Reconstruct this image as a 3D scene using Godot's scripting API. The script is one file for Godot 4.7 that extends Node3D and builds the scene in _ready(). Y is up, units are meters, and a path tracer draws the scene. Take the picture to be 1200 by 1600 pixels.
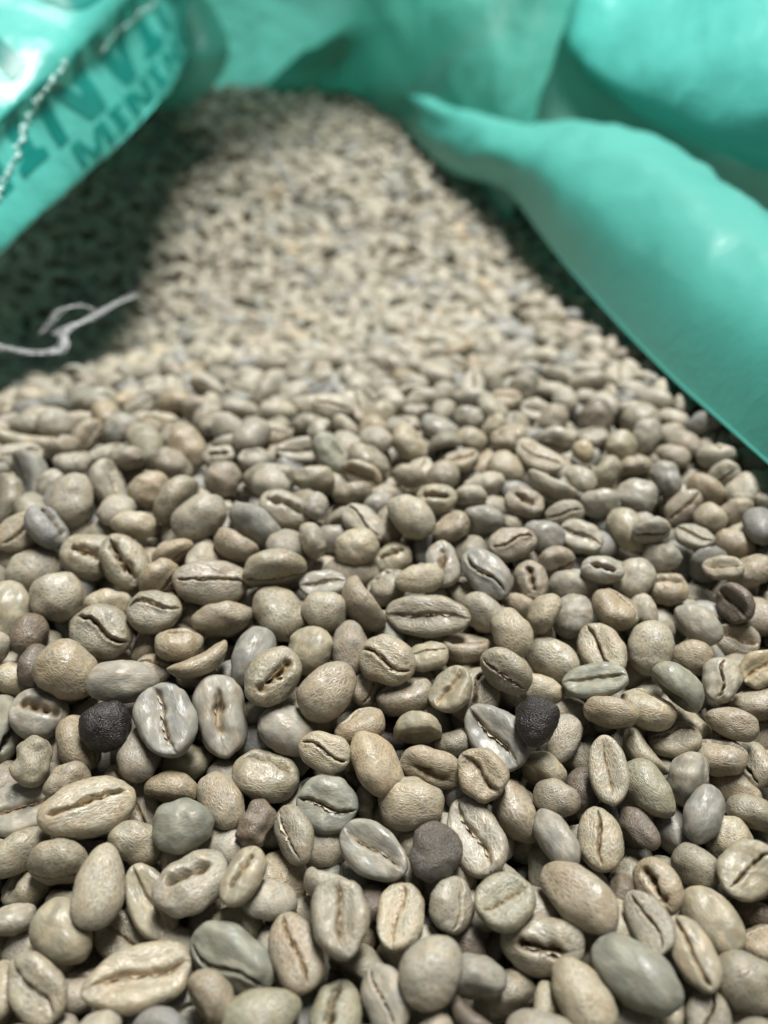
extends Node3D
# Green coffee beans heaped in an open plastic sack. Places are given in millimetres and scaled to metres with MM.
const MM := 0.001
var profile: Array[Vector2] = []
var rng := RandomNumberGenerator.new()
var lump := FastNoiseLite.new()
var wrinkle := FastNoiseLite.new()
var fold := FastNoiseLite.new()
var shapes := {}          # variant key -> [body mesh, silverskin mesh]
var tones := {}           # tone letter -> array of materials
var M := {}
var heroes: Array = []    # [Transform3D (mm), length, thickness, width] of each single bean, for packing the rest round them
var taken := {}
var prints: Node3D

func numbered(called: String) -> String:
	var n: int = taken.get(called, 0)
	taken[called] = n + 1
	return called if n == 0 else "%s_%03d" % [called, n]

func tag(o: Node, label := "", category := "", group := "", kind := "") -> void:
	if label: o.set_meta("label", label)
	if category: o.set_meta("category", category)
	if group: o.set_meta("group", group)
	if kind: o.set_meta("kind", kind)

func _ready() -> void:
	rng.seed = 11
	# --- camera: a phone held a hand's breadth above the heap ---
	var cam := Camera3D.new()
	cam.name = "camera"
	var lens := CameraAttributesPhysical.new()
	lens.frustum_focal_length = 18.836
	lens.frustum_focus_distance = 0.116
	lens.frustum_near = 0.01
	lens.frustum_far = 30.0
	lens.exposure_aperture = 7.6
	cam.attributes = lens
	cam.fov = 65.0
	cam.near = 0.01
	cam.far = 30.0
	add_child(cam)
	cam.position = Vector3(0, 0.15, 0)
	cam.rotation_degrees = Vector3(-32, 0, 0)
	# --- light: a ceiling lamp overhead, and the grey of the room around ---
	var e := Environment.new()
	e.background_mode = Environment.BG_COLOR
	e.background_color = Color(0.37, 0.372, 0.37)
	e.background_energy_multiplier = 1.0
	e.tonemap_mode = Environment.TONE_MAPPER_LINEAR
	e.tonemap_exposure = 1.0
	e.sdfgi_enabled = true
	e.ssao_enabled = true
	e.ssil_enabled = true
	var we := WorldEnvironment.new()
	we.name = "room_light"
	we.environment = e
	add_child(we)
	var lamp := AreaLight3D.new()
	lamp.name = "ceiling_lamp"
	lamp.area_size = Vector2(0.8, 0.25)
	lamp.area_normalize_energy = true
	lamp.light_color = Color(1.0, 0.99, 0.975)
	lamp.light_energy = 3.6
	lamp.area_range = 6.0
	lamp.area_attenuation = 2.0
	lamp.shadow_enabled = true
	add_child(lamp)
	lamp.look_at_from_position(Vector3(0.13, 1.2, -0.42), Vector3(0, 0.07, -0.2), Vector3(1, 0, 0))

	for t in [Vector2(-60, -112), Vector2(0, -107), Vector2(50, -99), Vector2(75, -94.5), Vector2(92, -87.5), Vector2(111, -81.5), Vector2(125, -77.5), Vector2(150, -75.5), Vector2(178, -77), Vector2(240, -82), Vector2(335, -86), Vector2(475, -64), Vector2(560, -40), Vector2(700, -20)]:
		profile.append(t)
	lump.seed = 3
	lump.noise_type = FastNoiseLite.TYPE_SIMPLEX_SMOOTH
	lump.fractal_type = FastNoiseLite.FRACTAL_NONE
	lump.frequency = 1.0
	wrinkle.seed = 8
	wrinkle.noise_type = FastNoiseLite.TYPE_SIMPLEX_SMOOTH
	wrinkle.fractal_type = FastNoiseLite.FRACTAL_RIDGED
	wrinkle.fractal_octaves = 3
	wrinkle.frequency = 1.0
	fold.seed = 5
	fold.noise_type = FastNoiseLite.TYPE_SIMPLEX_SMOOTH
	fold.fractal_octaves = 3
	fold.frequency = 1.0
	make_materials()
	table()
	sack()
	single_beans()
	rest_of_the_beans()
	thread()

# ------------------------------------------------------------------ materials
func noise_image(freq: float, seed_: int, ridged: bool, size: int, ramp: Gradient = null, octaves := 4, warp := 0.0) -> NoiseTexture2D:
	var n := FastNoiseLite.new()
	n.seed = seed_
	n.noise_type = FastNoiseLite.TYPE_SIMPLEX_SMOOTH
	n.fractal_type = FastNoiseLite.FRACTAL_RIDGED if ridged else FastNoiseLite.FRACTAL_FBM
	n.fractal_octaves = octaves
	n.frequency = freq
	if warp > 0.0:
		n.domain_warp_enabled = true
		n.domain_warp_amplitude = warp
		n.domain_warp_frequency = freq * 0.7
	var t := NoiseTexture2D.new()
	t.width = size
	t.height = size
	t.seamless = true
	t.seamless_blend_skirt = 0.25
	t.noise = n
	if ramp: t.color_ramp = ramp
	return t

func ramp(offsets: Array, colors: Array) -> Gradient:
	var g := Gradient.new()
	g.offsets = PackedFloat32Array(offsets)
	g.colors = PackedColorArray(colors)
	return g

func lin(r: float, g: float, b: float) -> Color:
	return Color(r, g, b).linear_to_srgb()

func make_materials() -> void:
	# flakes of silverskin over the waxy flesh: pale flecks, a few brownish stains
	# a fine net of pale veins on the skin; the same net stands up in relief
	var flecks := noise_image(0.026, 44, true, 512, ramp([0.0, 0.25, 0.45, 0.62, 0.78, 0.9, 1.0],
		[lin(0.54, 0.52, 0.48), lin(0.62, 0.60, 0.56), lin(0.73, 0.71, 0.66), lin(0.88, 0.85, 0.78), lin(1.0, 0.97, 0.90), lin(1, 1, 0.96), lin(1, 1, 1)]), 5, 16.0)
	var waxy := noise_image(0.014, 33, false, 512, ramp([0.0, 0.34, 0.47, 0.535, 0.58, 0.68, 1.0],
		[lin(0.66, 0.65, 0.62), lin(0.76, 0.76, 0.74), lin(0.80, 0.80, 0.77), lin(0.84, 0.83, 0.79), lin(1.02, 0.97, 0.89), lin(1.12, 1.08, 1.0), lin(1.15, 1.12, 1.04)]), 6, 18.0)
	var crinkle := noise_image(0.026, 44, true, 512, null, 5, 16.0)
	var pores := noise_image(0.045, 51, false, 512, null, 4, 10.0)
	var gloss := noise_image(0.014, 61, false, 512, ramp([0.0, 0.48, 0.62, 1.0], [Color(0.78, 0.78, 0.78), Color(0.68, 0.68, 0.68), Color(0.44, 0.40, 0.40), Color(0.31, 0.31, 0.31)]), 5, 20.0)
	var base := {
		"g": [lin(0.262, 0.262, 0.213), false], "o": [lin(0.305, 0.282, 0.220), true], "t": [lin(0.322, 0.285, 0.225), true],
		"p": [lin(0.345, 0.320, 0.262), false], "s": [lin(0.375, 0.350, 0.286), true], "b": [lin(0.272, 0.262, 0.228), false],
		"d": [lin(0.158, 0.132, 0.105), true], "k": [lin(0.018, 0.0145, 0.0145), true], "h": [lin(0.115, 0.106, 0.097), true], "y": [lin(0.35, 0.305, 0.218), false]}
	for tone in base:
		var list := []
		for k in 3:
			var rough: bool = base[tone][1]
			if k == 2 and tone in ["g", "o", "p", "b"]: rough = not rough
			var m := StandardMaterial3D.new()
			m.resource_name = "bean_skin_" + str(tone) + str(k)
			var c: Color = base[tone][0]
			m.albedo_color = Color(c.r * [0.96, 1.0, 1.02][k], c.g * [0.965, 1.0, 1.01][k], c.b * [0.98, 1.0, 0.985][k])
			m.albedo_texture = flecks if rough else waxy
			m.uv1_triplanar = true
			m.uv1_triplanar_sharpness = 3.0
			var sc := 125.0 if rough else 90.0
			m.uv1_scale = Vector3(sc * 0.5, sc, sc)
			m.uv1_offset = Vector3(0.31 * k, 0.57 * k, 0.13 * k)
			m.vertex_color_use_as_albedo = true
			m.roughness = 0.8 if rough else 1.0
			m.roughness_texture = gloss
			m.roughness_texture_channel = BaseMaterial3D.TEXTURE_CHANNEL_RED
			m.metallic_specular = 0.56
			m.heightmap_enabled = true
			m.heightmap_texture = crinkle if rough else pores
			m.heightmap_scale = 0.0095 if rough else 0.0045
			if tone in ["k", "h"]:
				m.heightmap_scale = 0.02
				m.heightmap_texture = crinkle
				m.uv1_scale = Vector3(110, 130, 130)
			list.append(m)
		tones[tone] = list
	var mix := StandardMaterial3D.new()
	mix.resource_name = "bean_skin_mixed"
	mix.albedo_color = Color.WHITE
	mix.albedo_texture = flecks
	mix.uv1_triplanar = true
	mix.uv1_scale = Vector3(70, 115, 115)
	mix.vertex_color_use_as_albedo = true
	mix.roughness = 0.9
	mix.roughness_texture = gloss
	mix.heightmap_enabled = true
	mix.heightmap_texture = crinkle
	mix.heightmap_scale = 0.010
	M.mixed = mix
	var sk := StandardMaterial3D.new()
	sk.resource_name = "silverskin"
	sk.albedo_color = lin(0.62, 0.55, 0.44)
	sk.roughness = 0.5
	sk.backlight_enabled = true
	sk.backlight = lin(0.25, 0.2, 0.13)
	sk.vertex_color_use_as_albedo = true
	M.skin = sk
	# the sack: thin green plastic film that lets some light through
	var ripple := noise_image(0.012, 71, true, 512, null, 4, 30.0)
	for spec in [["film", lin(0.075, 0.33, 0.265), 0.88, 0.4, lin(0.09, 0.42, 0.35)], ["film_bright", lin(0.09, 0.46, 0.405), 0.975, 0.36, lin(0.07, 0.38, 0.33)], ["film_rolled", lin(0.075, 0.35, 0.298), 0.97, 0.38, lin(0.045, 0.25, 0.21)], ["film_thin", lin(0.075, 0.20, 0.155), 0.94, 0.34, lin(0.06, 0.5, 0.38)]]:
		var m := StandardMaterial3D.new()
		m.resource_name = spec[0]
		var c: Color = spec[1]
		c.a = spec[2]
		m.albedo_color = c
		m.transparency = BaseMaterial3D.TRANSPARENCY_ALPHA
		m.cull_mode = BaseMaterial3D.CULL_DISABLED
		m.roughness = spec[3]
		m.metallic_specular = 0.55
		m.backlight_enabled = true
		m.backlight = spec[4]
		m.uv1_triplanar = true
		m.uv1_world_triplanar = true
		m.uv1_scale = Vector3(22, 22, 22)
		m.heightmap_enabled = true
		m.heightmap_texture = ripple
		m.heightmap_scale = 0.012 if spec[0] == "film_rolled" else 0.03
		M[spec[0]] = m
	var ink := StandardMaterial3D.new()
	ink.resource_name = "ink"
	ink.albedo_color = lin(0.0, 0.185, 0.16)
	ink.roughness = 0.4
	ink.backlight_enabled = true
	ink.backlight = lin(0.0, 0.2, 0.16)
	ink.cull_mode = BaseMaterial3D.CULL_DISABLED
	M.ink = ink
	var white := StandardMaterial3D.new()
	white.resource_name = "white_plastic"
	white.albedo_color = lin(0.55, 0.56, 0.57)
	white.roughness = 0.35
	M.white = white
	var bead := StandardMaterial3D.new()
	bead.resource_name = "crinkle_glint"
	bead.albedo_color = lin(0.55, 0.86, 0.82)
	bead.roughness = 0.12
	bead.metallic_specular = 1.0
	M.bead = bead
	var top := StandardMaterial3D.new()
	top.resource_name = "table_top"
	top.albedo_color = lin(0.30, 0.29, 0.27)
	top.albedo_texture = waxy
	top.uv1_triplanar = true
	top.uv1_scale = Vector3(3, 3, 3)
	top.roughness = 0.6
	M.table = top

# ------------------------------------------------------------------ heap surface (mm)
func slope(i: int) -> float:
	var a := maxi(i - 1, 0)
	var b := mini(i + 1, profile.size() - 1)
	return (profile[b].y - profile[a].y) / (profile[b].x - profile[a].x)

func heap_height(x: float, z: float) -> float:
	var f := clampf(-z, profile[0].x, profile[profile.size() - 1].x - 0.001)
	var i := 0
	while profile[i + 1].x <= f: i += 1
	var h := profile[i + 1].x - profile[i].x
	var t := (f - profile[i].x) / h
	var y := (2*t*t*t - 3*t*t + 1) * profile[i].y + (t*t*t - 2*t*t + t) * h * slope(i) + (-2*t*t*t + 3*t*t) * profile[i + 1].y + (t*t*t - t*t) * h * slope(i + 1)
	var dx := (x + 150.0) / 75.0
	var df := (f - 330.0) / 85.0
	return 150.0 + y - 40.0 * exp(-(dx*dx + df*df) / 2.0)

func right_limit(f: float) -> float:
	# where the right wall of the sack stands
	return minf(92.0 + f * 0.36, 165.0 - maxf(0.0, f - 222.0) * 0.48)

func mesh_of(v: PackedVector3Array, idx: PackedInt32Array, colors := PackedColorArray(), uv := PackedVector2Array()) -> ArrayMesh:
	var nrm := PackedVector3Array()
	nrm.resize(v.size())
	for i in range(0, idx.size(), 3):
		var a := v[idx[i]]
		var n := (v[idx[i + 2]] - a).cross(v[idx[i + 1]] - a)
		nrm[idx[i]] += n
		nrm[idx[i + 1]] += n
		nrm[idx[i + 2]] += n
	for i in nrm.size(): nrm[i] = nrm[i].normalized()
	var arr := []
	arr.resize(Mesh.ARRAY_MAX)
	arr[Mesh.ARRAY_VERTEX] = v
	arr[Mesh.ARRAY_NORMAL] = nrm
	arr[Mesh.ARRAY_INDEX] = idx
	if colors.size(): arr[Mesh.ARRAY_COLOR] = colors
	if uv.size(): arr[Mesh.ARRAY_TEX_UV] = uv
	var m := ArrayMesh.new()
	m.add_surface_from_arrays(Mesh.PRIMITIVE_TRIANGLES, arr)
	return m

func put(called: String, mesh: Mesh, mat: Material, parent: Node) -> MeshInstance3D:
	var o := MeshInstance3D.new()
	o.name = called
	o.mesh = mesh
	o.material_override = mat
	parent.add_child(o, true)
	return o

# ------------------------------------------------------------------ one bean shape, nominal 9.5 x 4.7 x 6.8 mm, crease towards +Y
func bean_shape(key: String, fine := true) -> Array:
	if shapes.has(key): return shapes[key]
	var kind := key[0]
	var r := RandomNumberGenerator.new()
	r.seed = hash(key) % 100000 + 17
	var a := 4.75
	var b := 3.4
	var up := 1.75
	var down := 2.95
	var gw := r.randf_range(0.045, 0.085)      # crease half width, share of the half breadth
	var gd := r.randf_range(0.55, 1.0)         # crease depth
	var gx := r.randf_range(0.86, 0.98)        # how far the crease runs towards the tips
	var sway := r.randf_range(-0.10, 0.10)
	var wave := r.randf_range(-0.17, 0.17)
	var lip := r.randf_range(0.05, 0.22)
	var egg := r.randf_range(-0.10, 0.10)
	var bend := r.randf_range(-0.010, 0.014)
	var hook := 0.0
	var hollow := 0.0
	var step_ := r.randf_range(-0.25, 0.25)
	var lumpy := r.randf_range(0.16, 0.30)
	var creased := r.randf_range(0.03, 0.09)
	var squar := 2.25
	if kind == "w":
		gw = r.randf_range(0.12, 0.19); gd = r.randf_range(1.3, 1.9); gx = r.randf_range(0.6, 0.85); lip = 0.3; wave = r.randf_range(-0.08, 0.16)
	elif kind == "s":
		gw = r.randf_range(0.05, 0.09); gd = r.randf_range(0.9, 1.3); wave = 0.24 * (1.0 if r.randf() < 0.5 else -1.0); lip = 0.22
	elif kind == "f":
		gw = 0.06; gd = 0.45; hollow = r.randf_range(0.55, 1.0); step_ = r.randf_range(0.5, 0.9) * (1.0 if r.randf() < 0.5 else -1.0); up = 1.5; wave = r.randf_range(-0.2, 0.2)
	elif kind == "c":
		bend = r.randf_range(0.045, 0.07); hook = r.randf_range(-0.03, 0.03); up = 1.3; down = 2.7; gd = 0.9
	elif kind == "r":
		egg = r.randf_range(-0.2, 0.2); lumpy = r.randf_range(0.16, 0.32); up = 1.9; gd = 0.7
	elif kind == "q":
		lumpy = 0.65; squar = 3.2; gd = 0.4
	elif kind == "k":
		lumpy = 0.35; creased = 0.20; gd = 0.35; up = 1.9; egg = 0.1
	var seed3 := Vector3(r.randf(), r.randf(), r.randf()) * 60.0
	var rings := 46 if fine else 16
	var top := 36 if fine else 12
	var low := 26 if fine else 8
	var around := top + low
	var v := PackedVector3Array()
	var col := PackedColorArray()
	var path_z := func(x: float) -> float: return sway * (1.0 - x * x) + wave * sin(x * 2.6)
	for i in rings + 1:
		var al := PI * i / rings
		var x := cos(al)
		var rho := pow(maxf(0.0, 1.0 - pow(absf(x), squar)), 1.0 / 2.0) if squar < 3.0 else pow(maxf(0.0, 1.0 - pow(absf(x), squar)), 0.42)
		var wid := rho * (1.0 + egg * x)
		for j in around:
			var y := 0.0
			var z := 0.0
			var groove := 0.0
			if j < top:
				var t := -1.0 + 2.0 * (j + 0.0) / top
				var q := signf(t) * pow(absf(t), 1.55)      # columns crowd towards the crease
				z = q
				y = up * pow(maxf(0.0, 1.0 - pow(absf(q), 3.0)), 0.55) * pow(rho, 0.75)
				var zc: float = path_z.call(x)
				z += zc * (1.0 - absf(q)) * 1.0
				var d: float = (z - zc) * maxf(rho, 0.25) + 0.035 * lump.get_noise_2d(x * 4.5 + seed3.z, 3.0)
				var fade := 1.0 - smoothstep(gx - 0.22, gx, absf(x))
				var g2: float = gw * (1.0 - 0.45 * x * x) * (1.0 + 0.55 * lump.get_noise_2d(x * 2.6 + seed3.y, 5.0))
				groove = exp(-pow(d / g2, 2.0)) * fade
				y -= gd * groove * (1.0 + 0.7 * lump.get_noise_2d(x * 3.0 + seed3.x, 9.0))
				y += lip * exp(-pow((absf(d) - 2.6 * gw) / (2.0 * gw), 2.0)) * fade
				y -= hollow * exp(-pow(d / 0.5, 2.0)) * (1.0 - smoothstep(0.45, 0.95, absf(x)))
				y -= step_ * smoothstep(-0.03, 0.10, d * signf(step_)) * (1.0 - absf(q)) * rho * 0.9
				z *= b * wid
			else:
				var u := PI * (j - top + 0.0) / low
				z = b * wid * cos(u)
				y = -down * rho * pow(sin(u), 0.9)
			var p := Vector3(x * a, y, z)
			p.y += bend * (p.x * p.x) - bend * 8.0
			p.z += hook * p.x * p.x
			var n := Vector3(x * 0.6, y / 2.4, z / b).normalized()
			var q3 := p * 0.26 + seed3
			p += n * lumpy * lump.get_noise_3dv(q3)
			p += n * 0.045 * lump.get_noise_3dv(p * 0.75 + seed3)
			p -= n * creased * maxf(0.0, wrinkle.get_noise_3dv(p * 0.30 + seed3)) * (1.0 - groove)
			v.append(p * MM)
			var shade := 1.0 + 0.10 * lump.get_noise_3dv(p * 0.45 + seed3 * 1.7)
			var hue := smoothstep(-0.35, 0.35, lump.get_noise_3dv(p * 0.33 + seed3 * 2.3))
			var c := Color(1.04, 0.98, 0.915).lerp(Color(0.92, 0.94, 0.935), hue) * shade
			if groove > 0.02:
				c = c.lerp(Color(0.84, 0.67, 0.49), smoothstep(0.25, 0.85, groove) * 0.85)
			col.append(c)
	var idx := PackedInt32Array()
	for i in rings:
		for j in around:
			var p0 := i * around + j
			var p1 := i * around + (j + 1) % around
			idx.append_array(PackedInt32Array([p0, p1, p0 + around, p1, p1 + around, p0 + around]))
	# ragged silverskin standing in the crease
	var sv := PackedVector3Array()
	var sc := PackedColorArray()
	var si := PackedInt32Array()
	if fine:
		var segs := 30
		for side in 2:
			var base := sv.size()
			for i in segs + 1:
				var x := lerpf(-0.72, 0.72, float(i) / segs) * gx
				var rho := sqrt(maxf(0.0, 1.0 - pow(absf(x), squar)))
				var wid := rho * (1.0 + egg * x)
				var zc: float = path_z.call(x)
				var rag := 0.62 + 0.4 * lump.get_noise_2d(x * 5.0 + side * 31.0 + seed3.y, 4.0) + 0.12 * lump.get_noise_2d(x * 9.0 + side * 7.0 + seed3.x, 2.0)
				var off := (gw * 0.55 if side == 0 else -gw * 0.7) * b
				var floor_y := up * pow(rho, 0.75) - gd * 0.75 - hollow * (1.0 - smoothstep(0.45, 0.95, absf(x))) - step_ * 0.3 * rho + bend * (x * a * x * a) - bend * 8.0
				var rise := (gd * 0.75 + 0.30) * rag * (1.0 - pow(absf(x) / 0.72, 4.0) * 0.7)
				var lean := 0.26 * lump.get_noise_2d(x * 5.0 + seed3.z, side * 9.0)
				for k in 3:
					var t := k / 2.0
					var p := Vector3(x * a, floor_y + rise * t, (zc * b * wid + off) + hook * x * a * x * a + lean * t * t + (0.10 if side == 0 else -0.14) * t * t)
					sv.append(p * MM)
					var w := 0.75 + 0.35 * t
					sc.append(Color(w, w * 0.97, w * 0.9))
			for i in segs:
				for k in 2:
					var p0 := base + i * 3 + k
					si.append_array(PackedInt32Array([p0, p0 + 1, p0 + 3, p0 + 1, p0 + 4, p0 + 3]))
	shapes[key] = [mesh_of(v, idx, col), mesh_of(sv, si, sc) if fine else null]
	return shapes[key]

func bean(key: String, tone: String, at: Vector3, turn: Vector3, size: Vector3, skin: int, label: String) -> void:
	var many := {"n": 16, "r": 16, "f": 9, "s": 7, "w": 7, "c": 5, "k": 3, "q": 3}
	var kind := key[0]
	var k := int(key.substr(1))
	var s := bean_shape(kind + str(k % int(many[kind])))
	var list: Array = tones[tone]
	var o := put(numbered("coffee_bean"), s[0], list[(k * 7 + int(at.x)) % 3], self)
	var flip := -1.0 if (k / int(many[kind])) % 2 == 1 else 1.0     # a second use of a shape is turned end for end
	var basis_ := Basis.from_euler(turn * PI / 180.0)
	if flip < 0.0: basis_ = basis_ * Basis(Vector3.UP, PI)
	o.transform = Transform3D(basis_ * Basis.from_scale(Vector3(size.x / 9.5, size.y / 4.7, size.z / 6.8)), at * MM)
	tag(o, label, "coffee bean", "green coffee beans on top of the heap")
	if skin: put("silverskin", s[1], M.skin, o)
	heroes.append([Transform3D(basis_, at), size])

func single_beans() -> void:
	bean("n0", "p", Vector3(-47.96, 50.65, -60.36), Vector3(-43, 27, -12), Vector3(5.77, 3.55, 5.54), 0, "round pale cream bean, lying on its side, below the square-ended broken piece of bean")
	bean("r0", "o", Vector3(-40.49, 51.3, -57.86), Vector3(-12, 142, -167), Vector3(9, 4.35, 6.6), 0, "mottled olive bean with a dark bruise at its tip, below the round dark purple-black bean")
	bean("f0", "o", Vector3(-41.29, 51.67, -50.8), Vector3(23, -53, -24), Vector3(9.15, 3.97, 6.2), 0, "shell-like bean folded over with a pale flap, below the square-ended broken piece of bean")
	bean("n1", "p", Vector3(-47.04, 48.5, -51.7), Vector3(-53, 92, 11), Vector3(7.99, 4.17, 6.51), 0, "oval pale cream bean, lying on its side, below the square-ended broken piece of bean")
	bean("f1", "p", Vector3(-29.46, 51.53, -52.36), Vector3(6, 22, -8), Vector3(12.86, 5.08, 7.93), 1, "broad pale bean split open along a ragged crease, below the square-ended broken piece of bean")
	bean("r1", "s", Vector3(-36.44, 54.75, -61.94), Vector3(-16, -82, 162), Vector3(10.66, 4.12, 6.25), 0, "tall smooth bean standing upright with a silvery sheen, below the round dark purple-black bean")
	bean("f2", "o", Vector3(-30.45, 51.34, -62.04), Vector3(6, -56, -19), Vector3(10.43, 3.96, 6.18), 0, "oval olive bean, crease showing, below the smooth round grey-green bean like a pebble")
	bean("w0", "s", Vector3(-24.77, 54.64, -62.66), Vector3(-6, 38, 3), Vector3(9.97, 5.19, 8.11), 0, "plump silvery bean with a puckered crease on top")
	bean("n2", "o", Vector3(-43.28, 53.66, -65.81), Vector3(81, -113, -117), Vector3(7.77, 4.77, 7.46), 1, "round olive bean, crease, to the left of the smooth round grey-green bean like a pebble")
	bean("r2", "o", Vector3(-49.6, 53.1, -67.89), Vector3(-74, -147, -165), Vector3(8.82, 3.78, 5.73), 0, "oval olive bean, rounded back showing, below the square-ended broken piece of bean")
	bean("f3", "p", Vector3(-51.85, 53.81, -74.52), Vector3(11, 11, -2), Vector3(10.13, 5.15, 8.05), 1, "smooth pale bean with an orange-brown crease line, below the square-ended broken piece of bean")
	bean("n3", "p", Vector3(-40.7, 57.11, -72.12), Vector3(16, 23, -8), Vector3(12.65, 5.25, 8.2), 1, "long pale flat-sided bean with a white line along its crease")
	bean("n4", "s", Vector3(-36.98, 51.99, -77.36), Vector3(9, -54, -22), Vector3(12.63, 4.04, 6.32), 0, "curled bean wrapped behind the long flat-sided bean, below the round dark purple-black bean")
	bean("r3", "g", Vector3(-27.15, 56.34, -69.71), Vector3(-38, -167, 179), Vector3(8.3, 4.62, 7), 0, "smooth round grey-green bean like a pebble, to the left of the dark reddish-brown shrivelled bean")
	bean("r4", "t", Vector3(-45.23, 56.58, -76.86), Vector3(-72, -143, 178), Vector3(6.76, 3.58, 5.42), 0, "oval tan-brown bean, rounded back, at the lower right of the square-ended broken piece of bean")
	bean("q0", "o", Vector3(-50.71, 58.15, -79.2), Vector3(-22, -81, 155), Vector3(7.28, 3.39, 5.14), 0, "square-ended broken piece of bean, to the left of the round dark purple-black bean")
	bean("k0", "k", Vector3(-40.84, 61.07, -83.16), Vector3(-44, -174, -166), Vector3(7.7, 4.64, 7.03), 0, "round dark purple-black bean, below the smooth pale egg-shaped bean")
	bean("n5", "t", Vector3(-45.34, 57.2, -83.47), Vector3(-46, -19, -46), Vector3(8.83, 4.92, 7.69), 0, "round tan-brown bean, crease showing, at the lower left of the round dark purple-black bean")
	bean("w1", "p", Vector3(-52.63, 58.9, -87.76), Vector3(23, 2, -18), Vector3(8.62, 5.11, 7.99), 0, "rounded pale bean with a deep brown pocket in its crease")
	bean("w2", "g", Vector3(-58.59, 56.79, -86.68), Vector3(63, 139, 51), Vector3(10.86, 5.24, 8.19), 0, "oval grey-green bean, crease showing, at the upper left of the square-ended broken piece of bean")
	bean("f4", "b", Vector3(-31.77, 62.35, -83.13), Vector3(6, -63, -18), Vector3(11.67, 5.42, 8.47), 1, "flat blue-grey bean with a white torn crease")
	bean("w3", "p", Vector3(-24.62, 59.66, -86.86), Vector3(2, -72, -29), Vector3(13.03, 4.95, 7.73), 1, "upright pale bean with a wide open brown crease")
	bean("n6", "p", Vector3(-39.74, 63.54, -89.77), Vector3(-46, 178, -162), Vector3(10.64, 4.16, 6.31), 0, "smooth pale egg-shaped bean, above the round dark purple-black bean")
	bean("r5", "t", Vector3(-48.49, 63.54, -91.96), Vector3(-26, 142, -138), Vector3(10.52, 5.56, 8.42), 0, "wrinkled tan bean like a walnut, to the left of the smooth pale egg-shaped bean")
	bean("r6", "d", Vector3(-54.88, 62.43, -94.5), Vector3(-46, -72, 150), Vector3(7.05, 3.63, 5.5), 0, "oval dark brown bean, rounded back showing, below the round puckered silvery bean")
	bean("w4", "s", Vector3(-59.2, 58.78, -94.33), Vector3(46, -144, -130), Vector3(8.11, 4.98, 7.78), 0, "round silver-flecked bean, lying on its side, above the square-ended broken piece of bean")
	bean("s0", "o", Vector3(-45.37, 64.91, -99.65), Vector3(30, -21, -27), Vector3(10.06, 5.63, 8.79), 0, "round bean with a curved crease and a silvery lower face")
	bean("s1", "o", Vector3(-37.37, 67.06, -102.43), Vector3(22, 9, -7), Vector3(8.7, 4.96, 7.75), 1, "olive bean with an orange slit crease, above the smooth pale egg-shaped bean")
	bean("r7", "s", Vector3(-54.78, 66.3, -106.99), Vector3(-53, -176, -160), Vector3(9.18, 5.53, 8.39), 0, "round puckered silvery bean, above the wrinkled tan bean like a walnut")
	bean("n7", "s", Vector3(-61.64, 65.85, -115.3), Vector3(-37, -147, -173), Vector3(9.96, 5.17, 7.84), 0, "oval silver-flecked bean, rounded back showing, at the upper left of the round puckered silvery bean")
	bean("r8", "o", Vector3(-63.31, 63.52, -105.66), Vector3(1, -88, 139), Vector3(11.47, 5.89, 8.92), 0, "oval olive bean, rounded back showing, to the left of the round puckered silvery bean")
	bean("n8", "d", Vector3(-57.47, 64.54, -99.68), Vector3(-40, -89, 157), Vector3(7.17, 3.8, 5.75), 0, "oval dark brown bean, rounded back, at the lower left of the round puckered silvery bean")
	bean("w5", "o", Vector3(-52.18, 68.32, -116.31), Vector3(28, -2, -17), Vector3(9.96, 5.68, 8.87), 1, "olive bean with a torn papery mouth in its crease, below the pear-shaped gritty bean")
	bean("w6", "o", Vector3(-44.89, 68.98, -113.33), Vector3(15, -58, -35), Vector3(10.79, 4.93, 7.71), 1, "bean with a violet spot beside the torn papery mouth, below the small pointed silvery bean")
	bean("n9", "s", Vector3(-46.4, 65.02, -106.42), Vector3(-66, 171, -151), Vector3(7.94, 3.7, 5.61), 0, "oval silver-flecked bean, rounded back showing, to the right of the round puckered silvery bean")
	bean("s2", "t", Vector3(-39.67, 60.8, -100.76), Vector3(-38, 52, 27), Vector3(6.16, 3.78, 5.91), 0, "round tan-brown bean, lying on its side, below the olive bean with an orange slit crease")
	bean("w7", "t", Vector3(-32.9, 64.04, -98.04), Vector3(-19, 21, -12), Vector3(7.61, 4.68, 7.31), 0, "small rounded bean with its crease notched at the top")
	bean("c0", "t", Vector3(-28.66, 64.46, -93.6), Vector3(-43, 34, 4), Vector3(10.14, 3.87, 6.05), 0, "slim curved bean lying on its side, to the right of the smooth pale egg-shaped bean")
	bean("n10", "t", Vector3(-36.81, 60.86, -95.68), Vector3(7, 6, -17), Vector3(5.95, 3.51, 5.48), 1, "round tan-brown bean, crease showing, to the right of the smooth pale egg-shaped bean")
	bean("n11", "t", Vector3(-29.14, 68.13, -108.58), Vector3(38, 0, -14), Vector3(12.82, 5.23, 8.17), 1, "broad olive bean with a ragged papery crease, below the silver-grey wrinkled egg-shaped bean")
	bean("n12", "t", Vector3(-26.53, 64.64, -103.67), Vector3(-68, 27, -12), Vector3(10.3, 4.69, 7.1), 0, "oval tan-brown bean, lying on its side, below the dark slate-grey bean lying on its side")
	bean("s3", "t", Vector3(-37.98, 67.93, -109.75), Vector3(77, 145, 109), Vector3(7.61, 4.67, 7.3), 1, "round tan-brown bean, crease showing, above the olive bean with an orange slit crease")
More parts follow.
